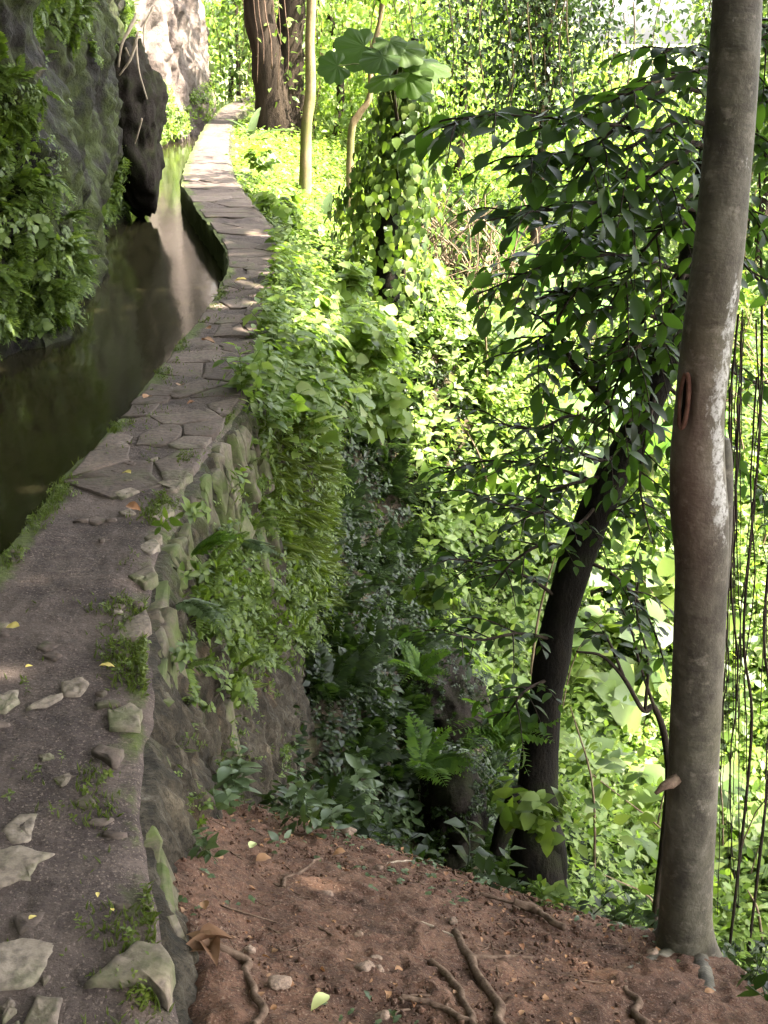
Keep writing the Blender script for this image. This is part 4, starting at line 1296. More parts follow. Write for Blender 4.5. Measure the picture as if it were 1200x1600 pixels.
canopy(mb, 8.8, 10.6, 4.6, 6.6, 6.4, 7.8, 2400, 314)
canopy(mb, .0, 3.5, 5.2, 12.5, 6.0, 7.2, 9500, 313)
mb.build('crown', M_FOREST, lean, LB)

# -- added leafy tree behind the viewpoint, unseen, blocking low sky light
bt = np.array((1.4, -6.0, ground_z(1.4, -6.0)))
back = empty('sky_blocker_tree', bt, 'added unseen leafy tree blocking sky light behind the viewpoint', 'tree')
mb = MB(); mb.add(*tube(spline([bt, bt + np.array((.1, 0, 3)), bt + np.array((-.2, .3, 8))], 16), np.linspace(.2, .1, 16), 10, .15)); mb.build('trunk', M_FARBARK, back, bt, True)
mb = MB()
canopy(mb, -5.5, 6.5, -6.5, -4.2, .8, 8.5, 15000, 321)
mb.build('crown', M_FOREST, back, bt)

# -- slender tree with arching bare branch by the near trunk
sd = np.array([P(1042, 1260, d=5.6), P(1040, 1160, d=5.6), P(1022, 1105, d=5.55), P(1005, 1110, d=5.5), P(975, 1060, d=5.5), P(940, 1025, d=5.5), P(900, 1018, d=5.5)])
g0 = sd[0].copy(); g0[2] = ground_z(g0[0], g0[1])
sap = empty('arching_sapling', g0, 'thin dark sapling with arching bare stems between the two trunks', 'sapling')
mb = MB(); mb.add(*tube(spline(np.concatenate([[g0], sd]), 40), np.linspace(.026, .006, 40), 6, .2, 2)); mb.build('stem', M_TWIG, sap, g0, True)
for pix in ([(1022, 1105), (1000, 1040), (985, 980), (960, 930)], [(1008, 1110), (1012, 1030), (995, 960), (1000, 880)], [(975, 1060), (950, 1000), (930, 990)]):
    tubes, leaves = spray([P(a, b, d=5.5) for a, b in pix], .011, 4, .3, .085, rs, .08)
    mb = MB()
    for tb in tubes: mb.add(*tb)
    br = mb.build('branch', M_TWIG, sap, g0, True)
    mb = MB()
    for p, R, s in leaves: mb.inst(LF3, p[None], R[None], s)
    mb.build('foliage', M_IVY, br, g0)

# -- far trees
def cloud_px(px, py, d, rx, ry, rz, n, s0, s1):
    return (P(px, py, d=d), (rx, ry, rz), n, s0, s1)
def gpt(px, py, d):
    q_ = P(px, py, d=d); q_[2] = ground_z(q_[0], q_[1]); return q_
big = tree('old_tree', 'massive dark twin trunk hung with pale roots where the path ends', [P(432, 215, d=23), P(424, 150, d=23), P(412, 60, d=23), P(398, -20, d=23), P(370, -200, d=23), P(370, -420, d=23)], [.4, .3, .27, .26, .24, .2],
     [((-1.5, 24, 7.5), (3, 3, 1.8), 2600, .2, .32)], M_FARBARK, M_FOREST, sides=14, rough=.3)
mb = MB(); mb.add(*tube(spline([P(455, 225, d=23.4), P(450, 120, d=23.4), P(455, 20, d=23.4), P(470, -150, d=23.4)], 18), np.linspace(.32, .24, 18), 12, .3, 9)); mb.build('trunk', M_FARBARK, big, P(432, 215, d=23), True)
OB = P(432, 215, d=23)
for px0, px1, yb, r_ in ((405, 412, 100, .018), (415, 425, 108, .025), (428, 440, 70, .015), (436, 434, 140, .014), (446, 450, 120, .016), (398, 402, 130, .012)):
    mb = MB(); mb.add(*tube(spline([P(px0 - 6, -60, d=22.3), P(px0, 20, d=22.2), P((px0 + px1) / 2 + 3, 60, d=22.2), P(px1, yb, d=22.2)], 14), r_ * .55, 5)); mb.build('hanging_root', M_ROOT, big, OB, True)
tree('slender_tree', 'slender curved tan trunk rising beside the far path', [gpt(474, 232, 15.5), P(478, 210, d=15.5), P(485, 140, d=15.5), P(484, 60, d=15.5), P(487, -20, d=15.5), P(492, -300, d=15.5)], [.09, .072, .068, .062, .058, .05],
     [((-1.0, 15.5, 5.2), (1.8, 1.8, .9), 1200, .14, .22)], M_TANBARK, M_FOREST)
mb = MB()
tree('crooked_sapling', 'thin crooked tan sapling behind the ivy covered stump', [gpt(545, 232, 14), P(548, 215, d=14), P(560, 180, d=14), P(578, 150, d=14), P(580, 90, d=14), P(596, 20, d=14), P(604, -80, d=14)], [.05, .045, .04, .035, .03, .028, .025],
     [cloud_px(600, -60, 14, .8, .8, .5, 500, .1, .18)], M_TANBARK, M_FOREST)
for px, d, r_, lab in ((372, 34, .07, 'thin straight pole like trunk beyond the path end'), (398, 36, .06, 'thin dark trunk beyond the bend beside the old tree')):
    tree('distant_tree', lab, [gpt(px, 165, d), P(px - 1, 60, d=d), P(px - 6, -60, d=d), P(px - 8, -300, d=d)], [r_, r_ * .9, r_ * .8, r_ * .5], [((-4.5 if px < 380 else -3.0, d, 6.5), (2.2, 2.2, 1.6), 900, .2, .3)], M_FARBARK, M_FOREST, group='thin trunks beyond the bend')

# trees hung with creepers behind the gorge (each with a trunk and curtains of leafy strands)
def vine_tree(label, px, d, top, widthm, zlow, n_str, leaf, mat, base_px=None, seed=0, core=True):
    rng = np.random.default_rng(seed)
    c = P(px, 0, d=d)
    g = np.array((c[0], d, ground_z(c[0], d)))
    root = empty('creeper_hung_tree', g, label, 'tree', 'trees hung with creepers beyond the gorge')
    mb = MB(); mb.add(*tube(spline([g - np.array((0, 0, .2)), g + np.array((.1, .1, (top - g[2]) * .5)), np.array((c[0] + rng.normal(0, .4), d + .2, top + 1.5))], 16), np.linspace(.1, .05, 16), 8, .2, seed))
    mb.build('trunk', M_FARBARK, root, g, True)
    mb = MB(); vb = MB()
    for k in range(n_str):
        x = c[0] + rng.normal(0, widthm * .5); y_ = d + rng.normal(0, widthm * .35)
        zt = top + rng.uniform(-.2, 1.2) - 0.35 * abs(x - c[0]); zb = zlow + rng.uniform(0, 1) ** 2 * (zt - zlow) * .9
        n = max(4, int((zt - zb) / (leaf * .33)))
        zz = np.linspace(zt, zb, n)
        p = np.stack([x + .1 * np.sin(zz * 2 + k) + rng.normal(0, leaf * 1.5, n), y_ + rng.normal(0, leaf * 1.3, n), zz + rng.normal(0, leaf, n)], -1)
        dd = rand_dirs(n, -.5, rng)
        mb.inst(LF2 if leaf < .13 else LF3, p, frames(dd, unit(np.array((0, -.6, .8)) + rng.normal(0, .4, (n, 3)))), rng.uniform(.5, 1.5, n) * leaf)
        if k % 3 == 0: vb.add(*tube(np.stack([x + .1 * np.sin(zz[::3] * 2 + k), np.full(len(zz[::3]), y_), zz[::3]], -1) if n >= 7 else np.array([[x, y_, zt], [x, y_, zb]]), .012, 3, cap=False))
    for cc in range(3):
        leaf_cloud(mb, LF2, (c[0] + rng.normal(0, widthm * .4), d + rng.normal(0, .5), top + rng.uniform(.2, 1.6)), (widthm * .5, widthm * .5, .6), 170, leaf * .8, leaf * 1.2, clump=12, rng=rng)
    mb.build('crown', mat, root, g)
    vb.build('vines', M_DEADVINE, root, g)
    return root
vt = [
    ('creeper hung tree behind the slender tan trunk', 520, 24, 2.3, 1.6, -1.6, 70, .13, M_BRIGHT),
    ('creeper hung tree rising behind the big lobed leaves', 620, 26, 2.4, 2.0, -2.4, 80, .13, M_BRIGHT),
    ('creeper hung tree above the bright terrace, beside the ivy stump', 720, 23, 2.2, 1.8, -2.6, 80, .12, M_BRIGHT),
    ('tree with a broad dark curtain of hanging creepers near the sky gap', 850, 20, 2.4, 1.7, .0, 110, .11, M_IVY),
    ('pale green creeper hung tree below the sky gap', 930, 27, -.2, 2.2, -3.0, 80, .14, M_BRIGHT),
    ('creeper hung tree half hidden by the near smooth trunk', 1190, 22, 2.6, 1.3, -3.0, 90, .13, M_FOREST),
    ('creeper hung tree in the far gap beside the cliff', 350, 38, 3.2, 2.4, -.6, 80, .18, M_BRIGHT),
    ('creeper hung tree beyond the old twin trunk', 450, 31, 2.8, 2.2, -.6, 80, .15, M_FOREST),
    ('bright creeper hung tree standing over the banana plants', 740, 30, 2.2, 1.8, -3.0, 90, .15, M_BRIGHT),
    ('creeper hung tree at the bright heart of the gorge', 660, 32, 2.8, 2.4, -2.6, 90, .15, M_BRIGHT),
    ('shaded creeper hung tree at the far edge of the gorge', 1230, 21, 2.6, 2.2, -3.0, 90, .12, M_FOREST),
]
for k, (lab, px, d, top, wd, zl, ns, lf, mt) in enumerate(vt):
    vine_tree(lab, px, d, top, wd, zl, int(ns * .62) if mt is not M_IVY else int(ns * 1.1), lf, mt, seed=40 + k)

# far wooded slope: one mass
mb = MB()
rf = np.random.default_rng(77)
for k in range(150):
    y_ = rf.uniform(30, 62); azp = rf.uniform(200, 1500)
    x_ = (azp - 600) / FPX * y_ * .92
    g_ = ground_z(x_, y_)
    hmax = 2.0 if 830 < azp < 1190 else 7.5
    zc_ = g_ + rf.uniform(.3, 1.0) * hmax * .6
    if 830 < azp < 1190: zc_ = min(zc_, -1.8)
    leaf_cloud(mb, LF2, (x_, y_, zc_), (2.0, 2.0, 1.5 if hmax > 3 else .8), 210, .22, .36, clump=10, rng=rf)
tag(mb.build('forest_foliage', M_BRIGHT), 'far bright wooded slope closing the view beyond the gorge', 'woodland', kind='stuff')

# -- ivy-wrapped stump with a big-leaved shrub beside it
ib = gpt(605, 425, 10.5)
ivy = empty('ivy_stump', ib, 'dark ivy wrapped dead trunk standing beside the path', 'ivy stump')
axis_ = spline([ib, P(605, 340, d=10.5), P(618, 250, d=10.5), P(634, 150, d=10.5), P(648, 60, d=10.5)], 24)
mb = MB(); mb.add(*tube(axis_, np.linspace(.12, .03, 24), 8, .25)); mb.build('trunk', M_DARKBARK, ivy, ib, True)
mb = MB()
n = 1900
u = RNG.beta(1.0, 1.25, n) * 23
i = np.minimum(22, u.astype(int))
c = axis_[i] + (axis_[i + 1] - axis_[i]) * (u - i)[:, None]
ang = RNG.uniform(0, 6.28, n); rad = np.interp(u, [0, 6, 14, 23], [.4, .42, .28, .1]) * RNG.uniform(.4, 1.3, n)
outv = np.stack([np.cos(ang), np.sin(ang), 0 * ang], -1)
mb.inst(LFW, c + outv * rad[:, None], frames(unit(outv * .35 + np.array((0, 0, -1.0)) + RNG.normal(0, .3, (n, 3))), unit(outv + UPV * .4 + RNG.normal(0, .25, (n, 3)))), RNG.uniform(.06, .11, n))
mb.build('ivy', M_FOREST, ivy, ib)

# big-leaved shrub: every leaf a part
def lobed_leaf(rng, lobes=7):
    """Broad palmate leaf with shallow pointed lobes and raised veins, stalk end at the origin, tip along +Y."""
    n = 57
    a = np.linspace(-2.7, 2.7, n)
    ph = np.abs(((a / 2.7 * lobes / 2) + .5) % 1 - .5) * 2            # 0 on a vein, 1 between lobes
    r_ = (.60 - .12 * np.abs(a) / 2.7) * (1 - .16 * ph ** 1.5) + rng.normal(0, .008, n)
    V = [(0, 0, 0)]
    for f in (.35, .7, 1.0):
        for k in range(n):
            x, y = f * r_[k] * math.sin(a[k]), f * (r_[k] * math.cos(a[k]) + .06)
            V.append((x, y, -.22 * (x * x + y * y) + .045 * f * (.5 - ph[k]) + rng.normal(0, .006)))
    F = []
    for k in range(n - 1):
        F.append((0, 2 + k, 1 + k))
        for g_ in (0, 1):
            p_, q_ = 1 + g_ * n + k, 1 + (g_ + 1) * n + k
            F += [(p_, p_ + 1, q_ + 1), (p_, q_ + 1, q_)]
    return np.array(V), np.array(F)
bs = gpt(628, 420, 10.9)
shrub = empty('broad_leaf_shrub', bs, 'tall shrub with huge pale green lobed leaves in front of the ivy stump', 'shrub')
stem = spline([bs, P(634, 340, d=10.9), P(628, 240, d=10.6), P(616, 150, d=9.9), P(622, 90, d=9.6)], 24)
mb = MB(); mb.add(*tube(stem, np.linspace(.024, .012, 24), 6, .1)); mb.build('stem', M_TWIG, shrub, bs, True)
t = NT('lobed_leaf'); rnd = t.n('ShaderNodeObjectInfo').outputs['Random']
c_ = t.ramp(rnd, [(0, (.03, .058, .012)), (1, (.055, .09, .018))])
b_ = t.bsdf(c_, .5, .2); tr = t.n('ShaderNodeBsdfTranslucent'); t.l(t.mix(1.0, c_, (1.7, 1.9, .9), 'MULTIPLY'), tr.inputs['Color'])
mx = t.n('ShaderNodeMixShader'); mx.inputs[0].default_value = .5; t.l(b_.outputs[0], mx.inputs[1]); t.l(tr.outputs[0], mx.inputs[2]); M_LOBED = t.done(mx.outputs[0])
for px, py, s, dx in ((548, 80, .34, -.8), (510, 108, .26, -1), (585, 100, .3, -.3), (640, 85, .3, .5), (680, 105, .32, .9), (655, 128, .3, .6), (596, 128, .26, -.4), (668, 150, .24, .7), (612, 75, .22, .1)):
    ctr = P(px, py, d=9.4 + rs.uniform(-.25, .15))
    d_ = unit(np.array((dx, -.35, -.25)))
    p0 = ctr - d_ * s * .35
    pv, pf = lobed_leaf(rs)
    me = mesh_np('lobed_leaf', pv, pf, True)
    o = link('leaf', me, M_LOBED, shrub)
    s *= rs.uniform(.95, 1.3)
    M = Matrix(frames(d_[None], unit(np.array((0, -.6, 1)) + rs.normal(0, .3, 3)))[0].tolist()).to_4x4() @ Matrix.Scale(s, 4)
    M.translation = Vector((p0 - bs).tolist()); o.matrix_local = M
    mb = MB(); mb.add(*tube(spline([stem[int(rs.uniform(14, 23))], (stem[20] + p0) / 2 + UPV * .03, p0], 8), .005, 4, cap=False)); mb.build('petiole', M_STEM, shrub, bs)

# -- banana plants and other long-leaved plants
def long_leaf(L, w, arch, rng, n=14):
    u = np.linspace(0, 1, n)
    y_ = L * u * (1 - .25 * arch * u); z_ = L * (.0 + .35 * arch * u - arch * u * u * .8)
    wv = w * np.sin(math.pi * np.clip(.06 + u * .94, 0, 1) ** .75) ** .6; wv[0] = .012; wv[-1] = .004
    L_ = np.stack([-wv, y_, z_ + .25 * wv + rng.normal(0, .012, n) * w * 4], -1); R_ = np.stack([wv, y_, z_ + .25 * wv + rng.normal(0, .012, n) * w * 4], -1); C_ = np.stack([0 * u, y_, z_], -1)
    V = np.concatenate([L_, C_, R_]); F = []
    for k in range(n - 1):
        F += [(k, n + k, n + k + 1), (k, n + k + 1, k + 1), (n + k, 2 * n + k, 2 * n + k + 1), (n + k, 2 * n + k + 1, n + k + 1)]
    return V, np.array(F)
def banana(label, base, leaves, name='banana_plant', mat=M_BANANA, stem_h=1.1, sr=.1):
    rng = np.random.default_rng(int(base[0] * 100 + 900))
    root = empty(name, base, label, 'plant')
    mb = MB(); mb.add(*tube(spline([base - UPV * .1, base + UPV * stem_h * .6, base + UPV * stem_h], 8), np.linspace(sr, sr * .6, 8), 8, .1)); mb.build('stem', M_STEM, root, base, True)
    for az, el, L, w, arch in leaves:
        if name == 'banana_plant': L, w = L * 1.35, w * 1.2
        V, F = long_leaf(L, w, arch, rng)
        d = np.array((math.sin(az) * math.cos(el), math.cos(az) * math.cos(el), math.sin(el)))
        R = frames(d[None], unit(UPV * math.cos(el) - np.array((math.sin(az), math.cos(az), 0)) * math.sin(el)))[0]
        mb = MB(); mb.add(V @ R.T + base + UPV * stem_h * .9, F); mb.build('leaf', mat, root, base, True)
    return root
banana('broad banana plant with upright pale leaves on the sunlit terrace', gpt(770, 640, 15.5), [(.3, 1.2, 1.0, .16, .3), (1.4, .9, 1.2, .2, .6), (-1.2, 1.0, .9, .16, .5), (2.4, .8, 1.0, .18, .7), (-2.3, .9, 1.0, .17, .6), (1.0, 1.3, 1.2, .17, .2)])
banana('smaller banana plant spreading wide leaves beside the dark foliage', gpt(850, 640, 14.5), [(1.5, .5, 1.2, .2, .8), (-1.6, .6, 1.0, .18, .7), (.2, .9, 1.0, .17, .5), (2.6, .7, .9, .17, .7), (-2.6, .4, .9, .16, .8)])
banana('banana plant glimpsed behind the leaning trunk', gpt(1000, 860, 10.5), [(-1.3, .7, 1.2, .17, .8), (1.2, .6, 1.1, .17, .8), (2.7, .8, 1.0, .16, .6), (-.3, .9, 1.1, .17, .6)])
banana('small long leaved plant under the slender tan trunk', gpt(505, 245, 13.5), [(1.2, .6, .45, .07, .6), (-1.2, .9, .4, .06, .5), (.3, 1.1, .45, .07, .3), (2.2, .6, .4, .07, .6)], 'long_leaved_plant', M_BLUEGREEN, .1, .03)
banana('long bluish leaved plant at the foot of the old twin trunk', gpt(390, 172, 21), [(1.4, .3, 1.0, .1, .4), (-1.5, .9, .6, .08, .5), (.4, 1.1, .7, .08, .4)], 'long_leaved_plant', M_BLUEGREEN, .2, .04)

# -- dead vine thicket
db = gpt(700, 600, 13)
thick = empty('dead_vine_thicket', db, 'brown tangle of dead vines beside the bright terrace', 'thicket')
mb = MB()
for k in range(170):
    p0 = db + np.array((rs.normal(0, .42), rs.normal(0, .3), 0)); h_ = rs.uniform(.5, 1.5)
    mb.add(*tube(spline([p0, p0 + np.array((rs.normal(0, .2), rs.normal(0, .15), h_ * .6)), p0 + np.array((rs.normal(0, .35), rs.normal(0, .2), h_))], 7), rs.uniform(.005, .012), 3, cap=False))
mb.build('stems', M_DEADVINE, thick, db)
mb = MB(); leaf_cloud(mb, LF3, db + UPV * 1.0, (.8, .5, .6), 700, .07, .12, clump=14); mb.build('foliage', M_IVY, thick, db)

# -- hanging aerial roots at the edge of the view
for k in range(30):
    px = rs.uniform(1122, 1215); d = rs.uniform(3.4, 5.2)
    yt, yb = rs.uniform(350, 850), rs.uniform(1050, 1460)
    if k % 4 == 0: yt, yb = rs.uniform(300, 600), rs.uniform(900, 1300)
    a_, b_ = P(px, yt, d=d), P(px - 16 + rs.normal(0, 10), yb, d=d)
    mid = [a_ + (b_ - a_) * f + np.array((rs.normal(0, .012), rs.normal(0, .012), 0)) for f in (.2, .4, .6, .8)]
    s_ = spline([a_] + mid + [b_], 26)
    s_[:, 0] += .012 * fbm(np.stack([np.arange(26) * .45, np.full(26, k * 3.1), np.zeros(26)], -1), 3, k)
    mb = MB(); mb.add(*tube(s_ - b_ * 0, np.linspace(.0034, .0016, 26) * rs.uniform(.5, 1.4), 4, .3, k, cap=False))
    tag(mb.build('hanging_root', M_TWIG, None, a_), 'thin dark aerial root hanging beside the near smooth trunk', 'aerial root', 'curtain of aerial roots beside the near trunk')
for k, (px, lab) in enumerate(((1168, 'thin dark upright trunk seen through the hanging roots'), (1200, 'thin dark stem at the edge of the hanging roots'))):
    g_ = gpt(px, 1300, 6.4)
    tree('thin_tree', lab, [g_, P(px + 6, 1150, d=6.4), P(px - 6, 980, d=6.4), P(px + 22, 600, d=6.4), P(px + 10, -100, d=6.4)], [.011, .01, .009, .008, .007], [], M_FARBARK, M_FOREST)

# -- rocks
def rock(name, label, c, rad, seed, mat=M_DARKROCK, sub=4, amp=.28, cat_='rock', sc=1.0):
    import bmesh
    bm = bmesh.new(); bmesh.ops.create_icosphere(bm, subdivisions=sub, radius=1.0)
    me = bpy.data.meshes.new(name); bm.to_mesh(me); bm.free()
    n = len(me.vertices); co = np.zeros(n * 3, np.float32); me.vertices.foreach_get('co', co); co = co.reshape(-1, 3).astype(float)
    rng = np.random.default_rng(seed)
    pn = unit(rng.normal(size=(15, 3))); ph = rng.uniform(.72, 1.05, 15)
    dd = np.maximum(co @ pn.T, .02)
    k_ = ph / dd
    rad_ = -np.log(np.exp(-9 * np.minimum(k_, 3)).sum(1)) / 9          # soft minimum: a worn, faceted block
    rad_ = np.clip(rad_, .5, 1.25) + amp * .35 * fbm(co * 2.4 * sc + seed, 4, seed) + amp * .2 * (.5 - np.abs(fbm(co * 5 * sc + seed, 3, seed + 4)))
    co = co * rad_[:, None] * np.asarray(rad)
    me.vertices.foreach_set('co', co.astype(np.float32).ravel())
    me.polygons.foreach_set('use_smooth', np.ones(len(me.polygons), bool)); me.update()
    return tag(link(name, me, mat, None, c), label, cat_)
rock('overhanging_rock', 'dark craggy rock bulging out over the water below pale roots', P(196, 185, d=12.4), (.42, .6, .78), 3, sub=5, amp=.8, sc=1.5)
rock('boulder', 'dark overhanging boulder jutting from the slope near the leaning tree', P(690, 1085, d=6.2), (.26, .35, .2), 8, amp=.9, sc=1.4)
rock('boulder', 'rounded brown boulder half buried in herbs below the wall', P(712, 1260, d=5.0), (.17, .28, .27), 12, amp=.8, sc=1.4)
# pale roots clinging to the overhanging rock
rb = P(205, 195, d=12)
rootsT = empty('exposed_roots', rb, 'pale dry roots clinging to the overhanging rock above the water', 'roots')
for pix, r_ in (([(214, 22, 11.9), (200, 50, 11.8), (190, 70, 11.75), (185, 105, 11.7)], .035), ([(216, 50, 11.8), (205, 90, 11.7), (186, 118, 11.7)], .028), ([(212, 60, 11.8), (217, 110, 11.7), (230, 155, 11.7)], .02), ([(196, 75, 11.75), (204, 88, 11.7), (214, 66, 11.7)], .018), ([(222, 185, 11.75), (212, 220, 11.8), (200, 245, 11.9)], .016), ([(176, 120, 11.7), (182, 150, 11.7), (176, 180, 11.7)], .03), ([(240, 10, 12), (226, 40, 11.9), (224, 70, 11.8)], .02)):
    mb = MB(); mb.add(*tube(spline([P(a, b, d=c) for a, b, c in pix], 12), np.linspace(r_, r_ * .5, 12) * .6, 6, .35)); mb.build('root', M_PALEROOT, rootsT, rb, True)
# the slim trunk on the bank
tree('bank_tree', 'slim upright trunk growing out of the dark rock bank', [P(128, 150, d=10.5) + np.array((-.1, .25, -.9)), P(125, 120, d=10.5), P(124, 60, d=10.5), P(126, 0, d=10.5), P(128, -300, d=10.5), P(150, -700, d=10.5)], [.07, .055, .05, .05, .05, .04],
     [((-3.4, 9.0, 6.2), (3.4, 5.0, 1.0), 7500, .2, .34), ((-3.2, 2.0, 6.4), (3.6, 4.5, 1.0), 7500, .2, .34)], M_DARKBARK, M_FOREST, clump=60)  # crown widened out of view to block overhead sky light

# ------------------------------------------------------------------ single plants one can pick out
def plant(name, label, base, protos, n, s0, s1, mat, spread=.05, nrm=(0, -.2, 1), upmix=.5, jit=.3, cat_='plant', group=None, seed=0):
    rng = np.random.default_rng(seed + 500)
    mb = MB()
    p = np.asarray(base) + np.concatenate([rng.normal(0, spread, (n, 2)), np.zeros((n, 1))], 1)
    scatter(mb, protos, p, np.tile(unit(np.array(nrm, float)), (n, 1)), s0, s1, upmix, jit, rng)
    return tag(mb.build(name, mat, None, base), label, cat_, group)
HB = [herb_proto(rp, 8, 1.0, .5, LF4, .3) for _ in range(4)]
def on_ground(px, py):
    for d in np.linspace(.9, 9, 1600):
        q_ = P(px, py, d=d)
        if q_[2] <= ground_z(q_[0], q_[1]) + .01: break
    return q_
plist = [
    (318, 1335, 4, .05, .09, .015, 'small grey green seedling clump where the wall meets the red earth'),
    (330, 1265, 4, .06, .1, .02, 'little leafy weed at the foot of the bare wall face'),
    (375, 1250, 5, .1, .16, .03, 'weed with long pale leaves leaning from the wall foot'),
    (440, 1230, 6, .13, .2, .03, 'tall pale leaved weed standing against the bare wall face'),
    (470, 1285, 8, .08, .13, .05, 'low leafy weed on the lip of the red earth'),
    (545, 1240, 7, .15, .24, .04, 'large leaved weed with drooping leaves under the mossy wall'),
    (560, 1300, 9, .09, .15, .06, 'bushy weed beside the dark clod on the earth lip'),
    (620, 1290, 9, .12, .2, .06, 'spreading weed over the dark hollow below the wall'),
    (680, 1320, 9, .12, .2, .07, 'pale leaved weed at the middle of the earth lip'),
    (740, 1340, 9, .12, .2, .07, 'leafy weed in front of the leaning trunk foot'),
    (800, 1380, 8, .1, .17, .06, 'low weed beside the flaking root on the earth lip'),
    (640, 1220, 9, .14, .22, .08, 'shaded ferny weed below the brown boulder'),
]
for k, (px, py, n, s0, s1, spr, lab) in enumerate(plist):
    q_ = on_ground(px, py)
    plant('weed', lab, q_, HB + HERBS[:2], int(n * 1.5), s0 * 1.2, s1 * 1.2, M_BLUEGREEN, spr * 1.3, seed=k, group='weeds along the earth lip')
# broad-leaved weeds
for k, (px, py, d, n, s0, s1, lab) in enumerate([
    (835, 1240, 4.4, 5, .25, .4, 'broad leaved plant hiding the foot of the leaning trunk'),
    (850, 1390, 3.3, 3, .18, .26, 'heart leaved plant at the foot of the leaning trunk beside the earth lip'),
    (730, 1460, 0, 0, 0, 0, ''),
    (900, 1420, 3.4, 5, .15, .25, 'low broad leaved plant between the leaning and the smooth trunk'),
    (780, 1100, 5.0, 6, .25, .4, 'ferny plant with drooping fronds beside the dark boulder'),
    (660, 1150, 4.9, 5, .22, .36, 'ferny plant with wide dark fronds in the hollow under the wall'),
    (650, 1010, 5.4, 5, .2, .34, 'ferny plant hanging over the dark hollow'),
    (690, 900, 5.6, 5, .2, .35, 'round leaved creeper catching light above the dark hollow'),
    (470, 520, 6.3, 6, .22, .4, 'leafy bush with rounded leaves at the bend of the path'),
    (560, 500, 6.8, 8, .3, .5, 'tall bright bush leaning out from the path edge'),
    (600, 600, 6.6, 8, .25, .45, 'bush with dark stems overhanging the slope'),
    (450, 440, 7.6, 6, .25, .4, 'broad leaved bright plant overhanging the narrow path'),
    (540, 410, 8.4, 8, .3, .5, 'large leaved bright bush beside the ivy stump'),
    (430, 300, 11.5, 8, .3, .5, 'yellow green bush along the sunlit path'),
    (405, 230, 15, 9, .3, .5, 'pale yellow green bush near the far end of the path'),
]):
    if n == 0: continue
    q_ = P(px, py, d=d)
    q_ = q_ - UPV * s1 * .55
    fern = 'ferny' in lab
    if fern:
        mb = MB(); fern_scatter(mb, q_[None].repeat(2, 0), np.tile((.3, -.4, .8), (2, 1)), s0, s1, n); tag(mb.build('fern', M_FERN, None, q_), lab, 'fern')
    else:
        plant('leafy_plant', lab, q_, HERB_BUSHY, n + 2, s0 * .95, s1 * .95, M_BRIGHT if d > 5.8 else M_HERB, .05, (.3, -.3, 1), .5, .45, seed=60 + k, group='broad leaved plants below the path')
# ferns and sprigs on the near wall face
for k, (px, py, lab) in enumerate([(275, 945, 'pale pinnate frond sticking out of the near wall edge'), (370, 850, 'long silvery fern frond on the wall face'), (300, 870, 'small fern tuft in the wall joints')]):
    for d in np.linspace(1.5, 8, 2000):
        q_ = P(px, py, d=d)
        if q_[0] < xr(q_[1]) + .05 - .17 * q_[2]: break
    mb = MB()
    fern_scatter(mb, q_[None], np.array([(1.0, -.2, .3)]), .16, .22, 3 if k != 2 else 5, .3, lift=.1); tag(mb.build('fern', M_BLUEGREEN if k < 2 else M_FERN, None, q_), lab, 'fern')
for k, (px, py, lab) in enumerate([(290, 900, 'leafy sprig hanging from the wall edge above the frond'), (310, 985, 'drooping sprig with pointed leaves on the near wall face'), (275, 1030, 'thin sprig low on the near wall face'), (350, 760, 'sprig on the wall edge below the flat stones'), (275, 800, 'tiny sprig between slabs at the wall edge'), (400, 690, 'bright sprig beside the slabs set on edge')]):
    for d in np.linspace(1.5, 8, 2000):
        q_ = P(px, py, d=d)
        if q_[0] < xr(q_[1]) + .05 - .17 * q_[2]: break
    plant('wall_sprig', lab, q_, HB, 3, .08, .14, M_HERB, .02, (1, -.3, .2), .3, .4, seed=90 + k, group='sprigs growing from the wall face')

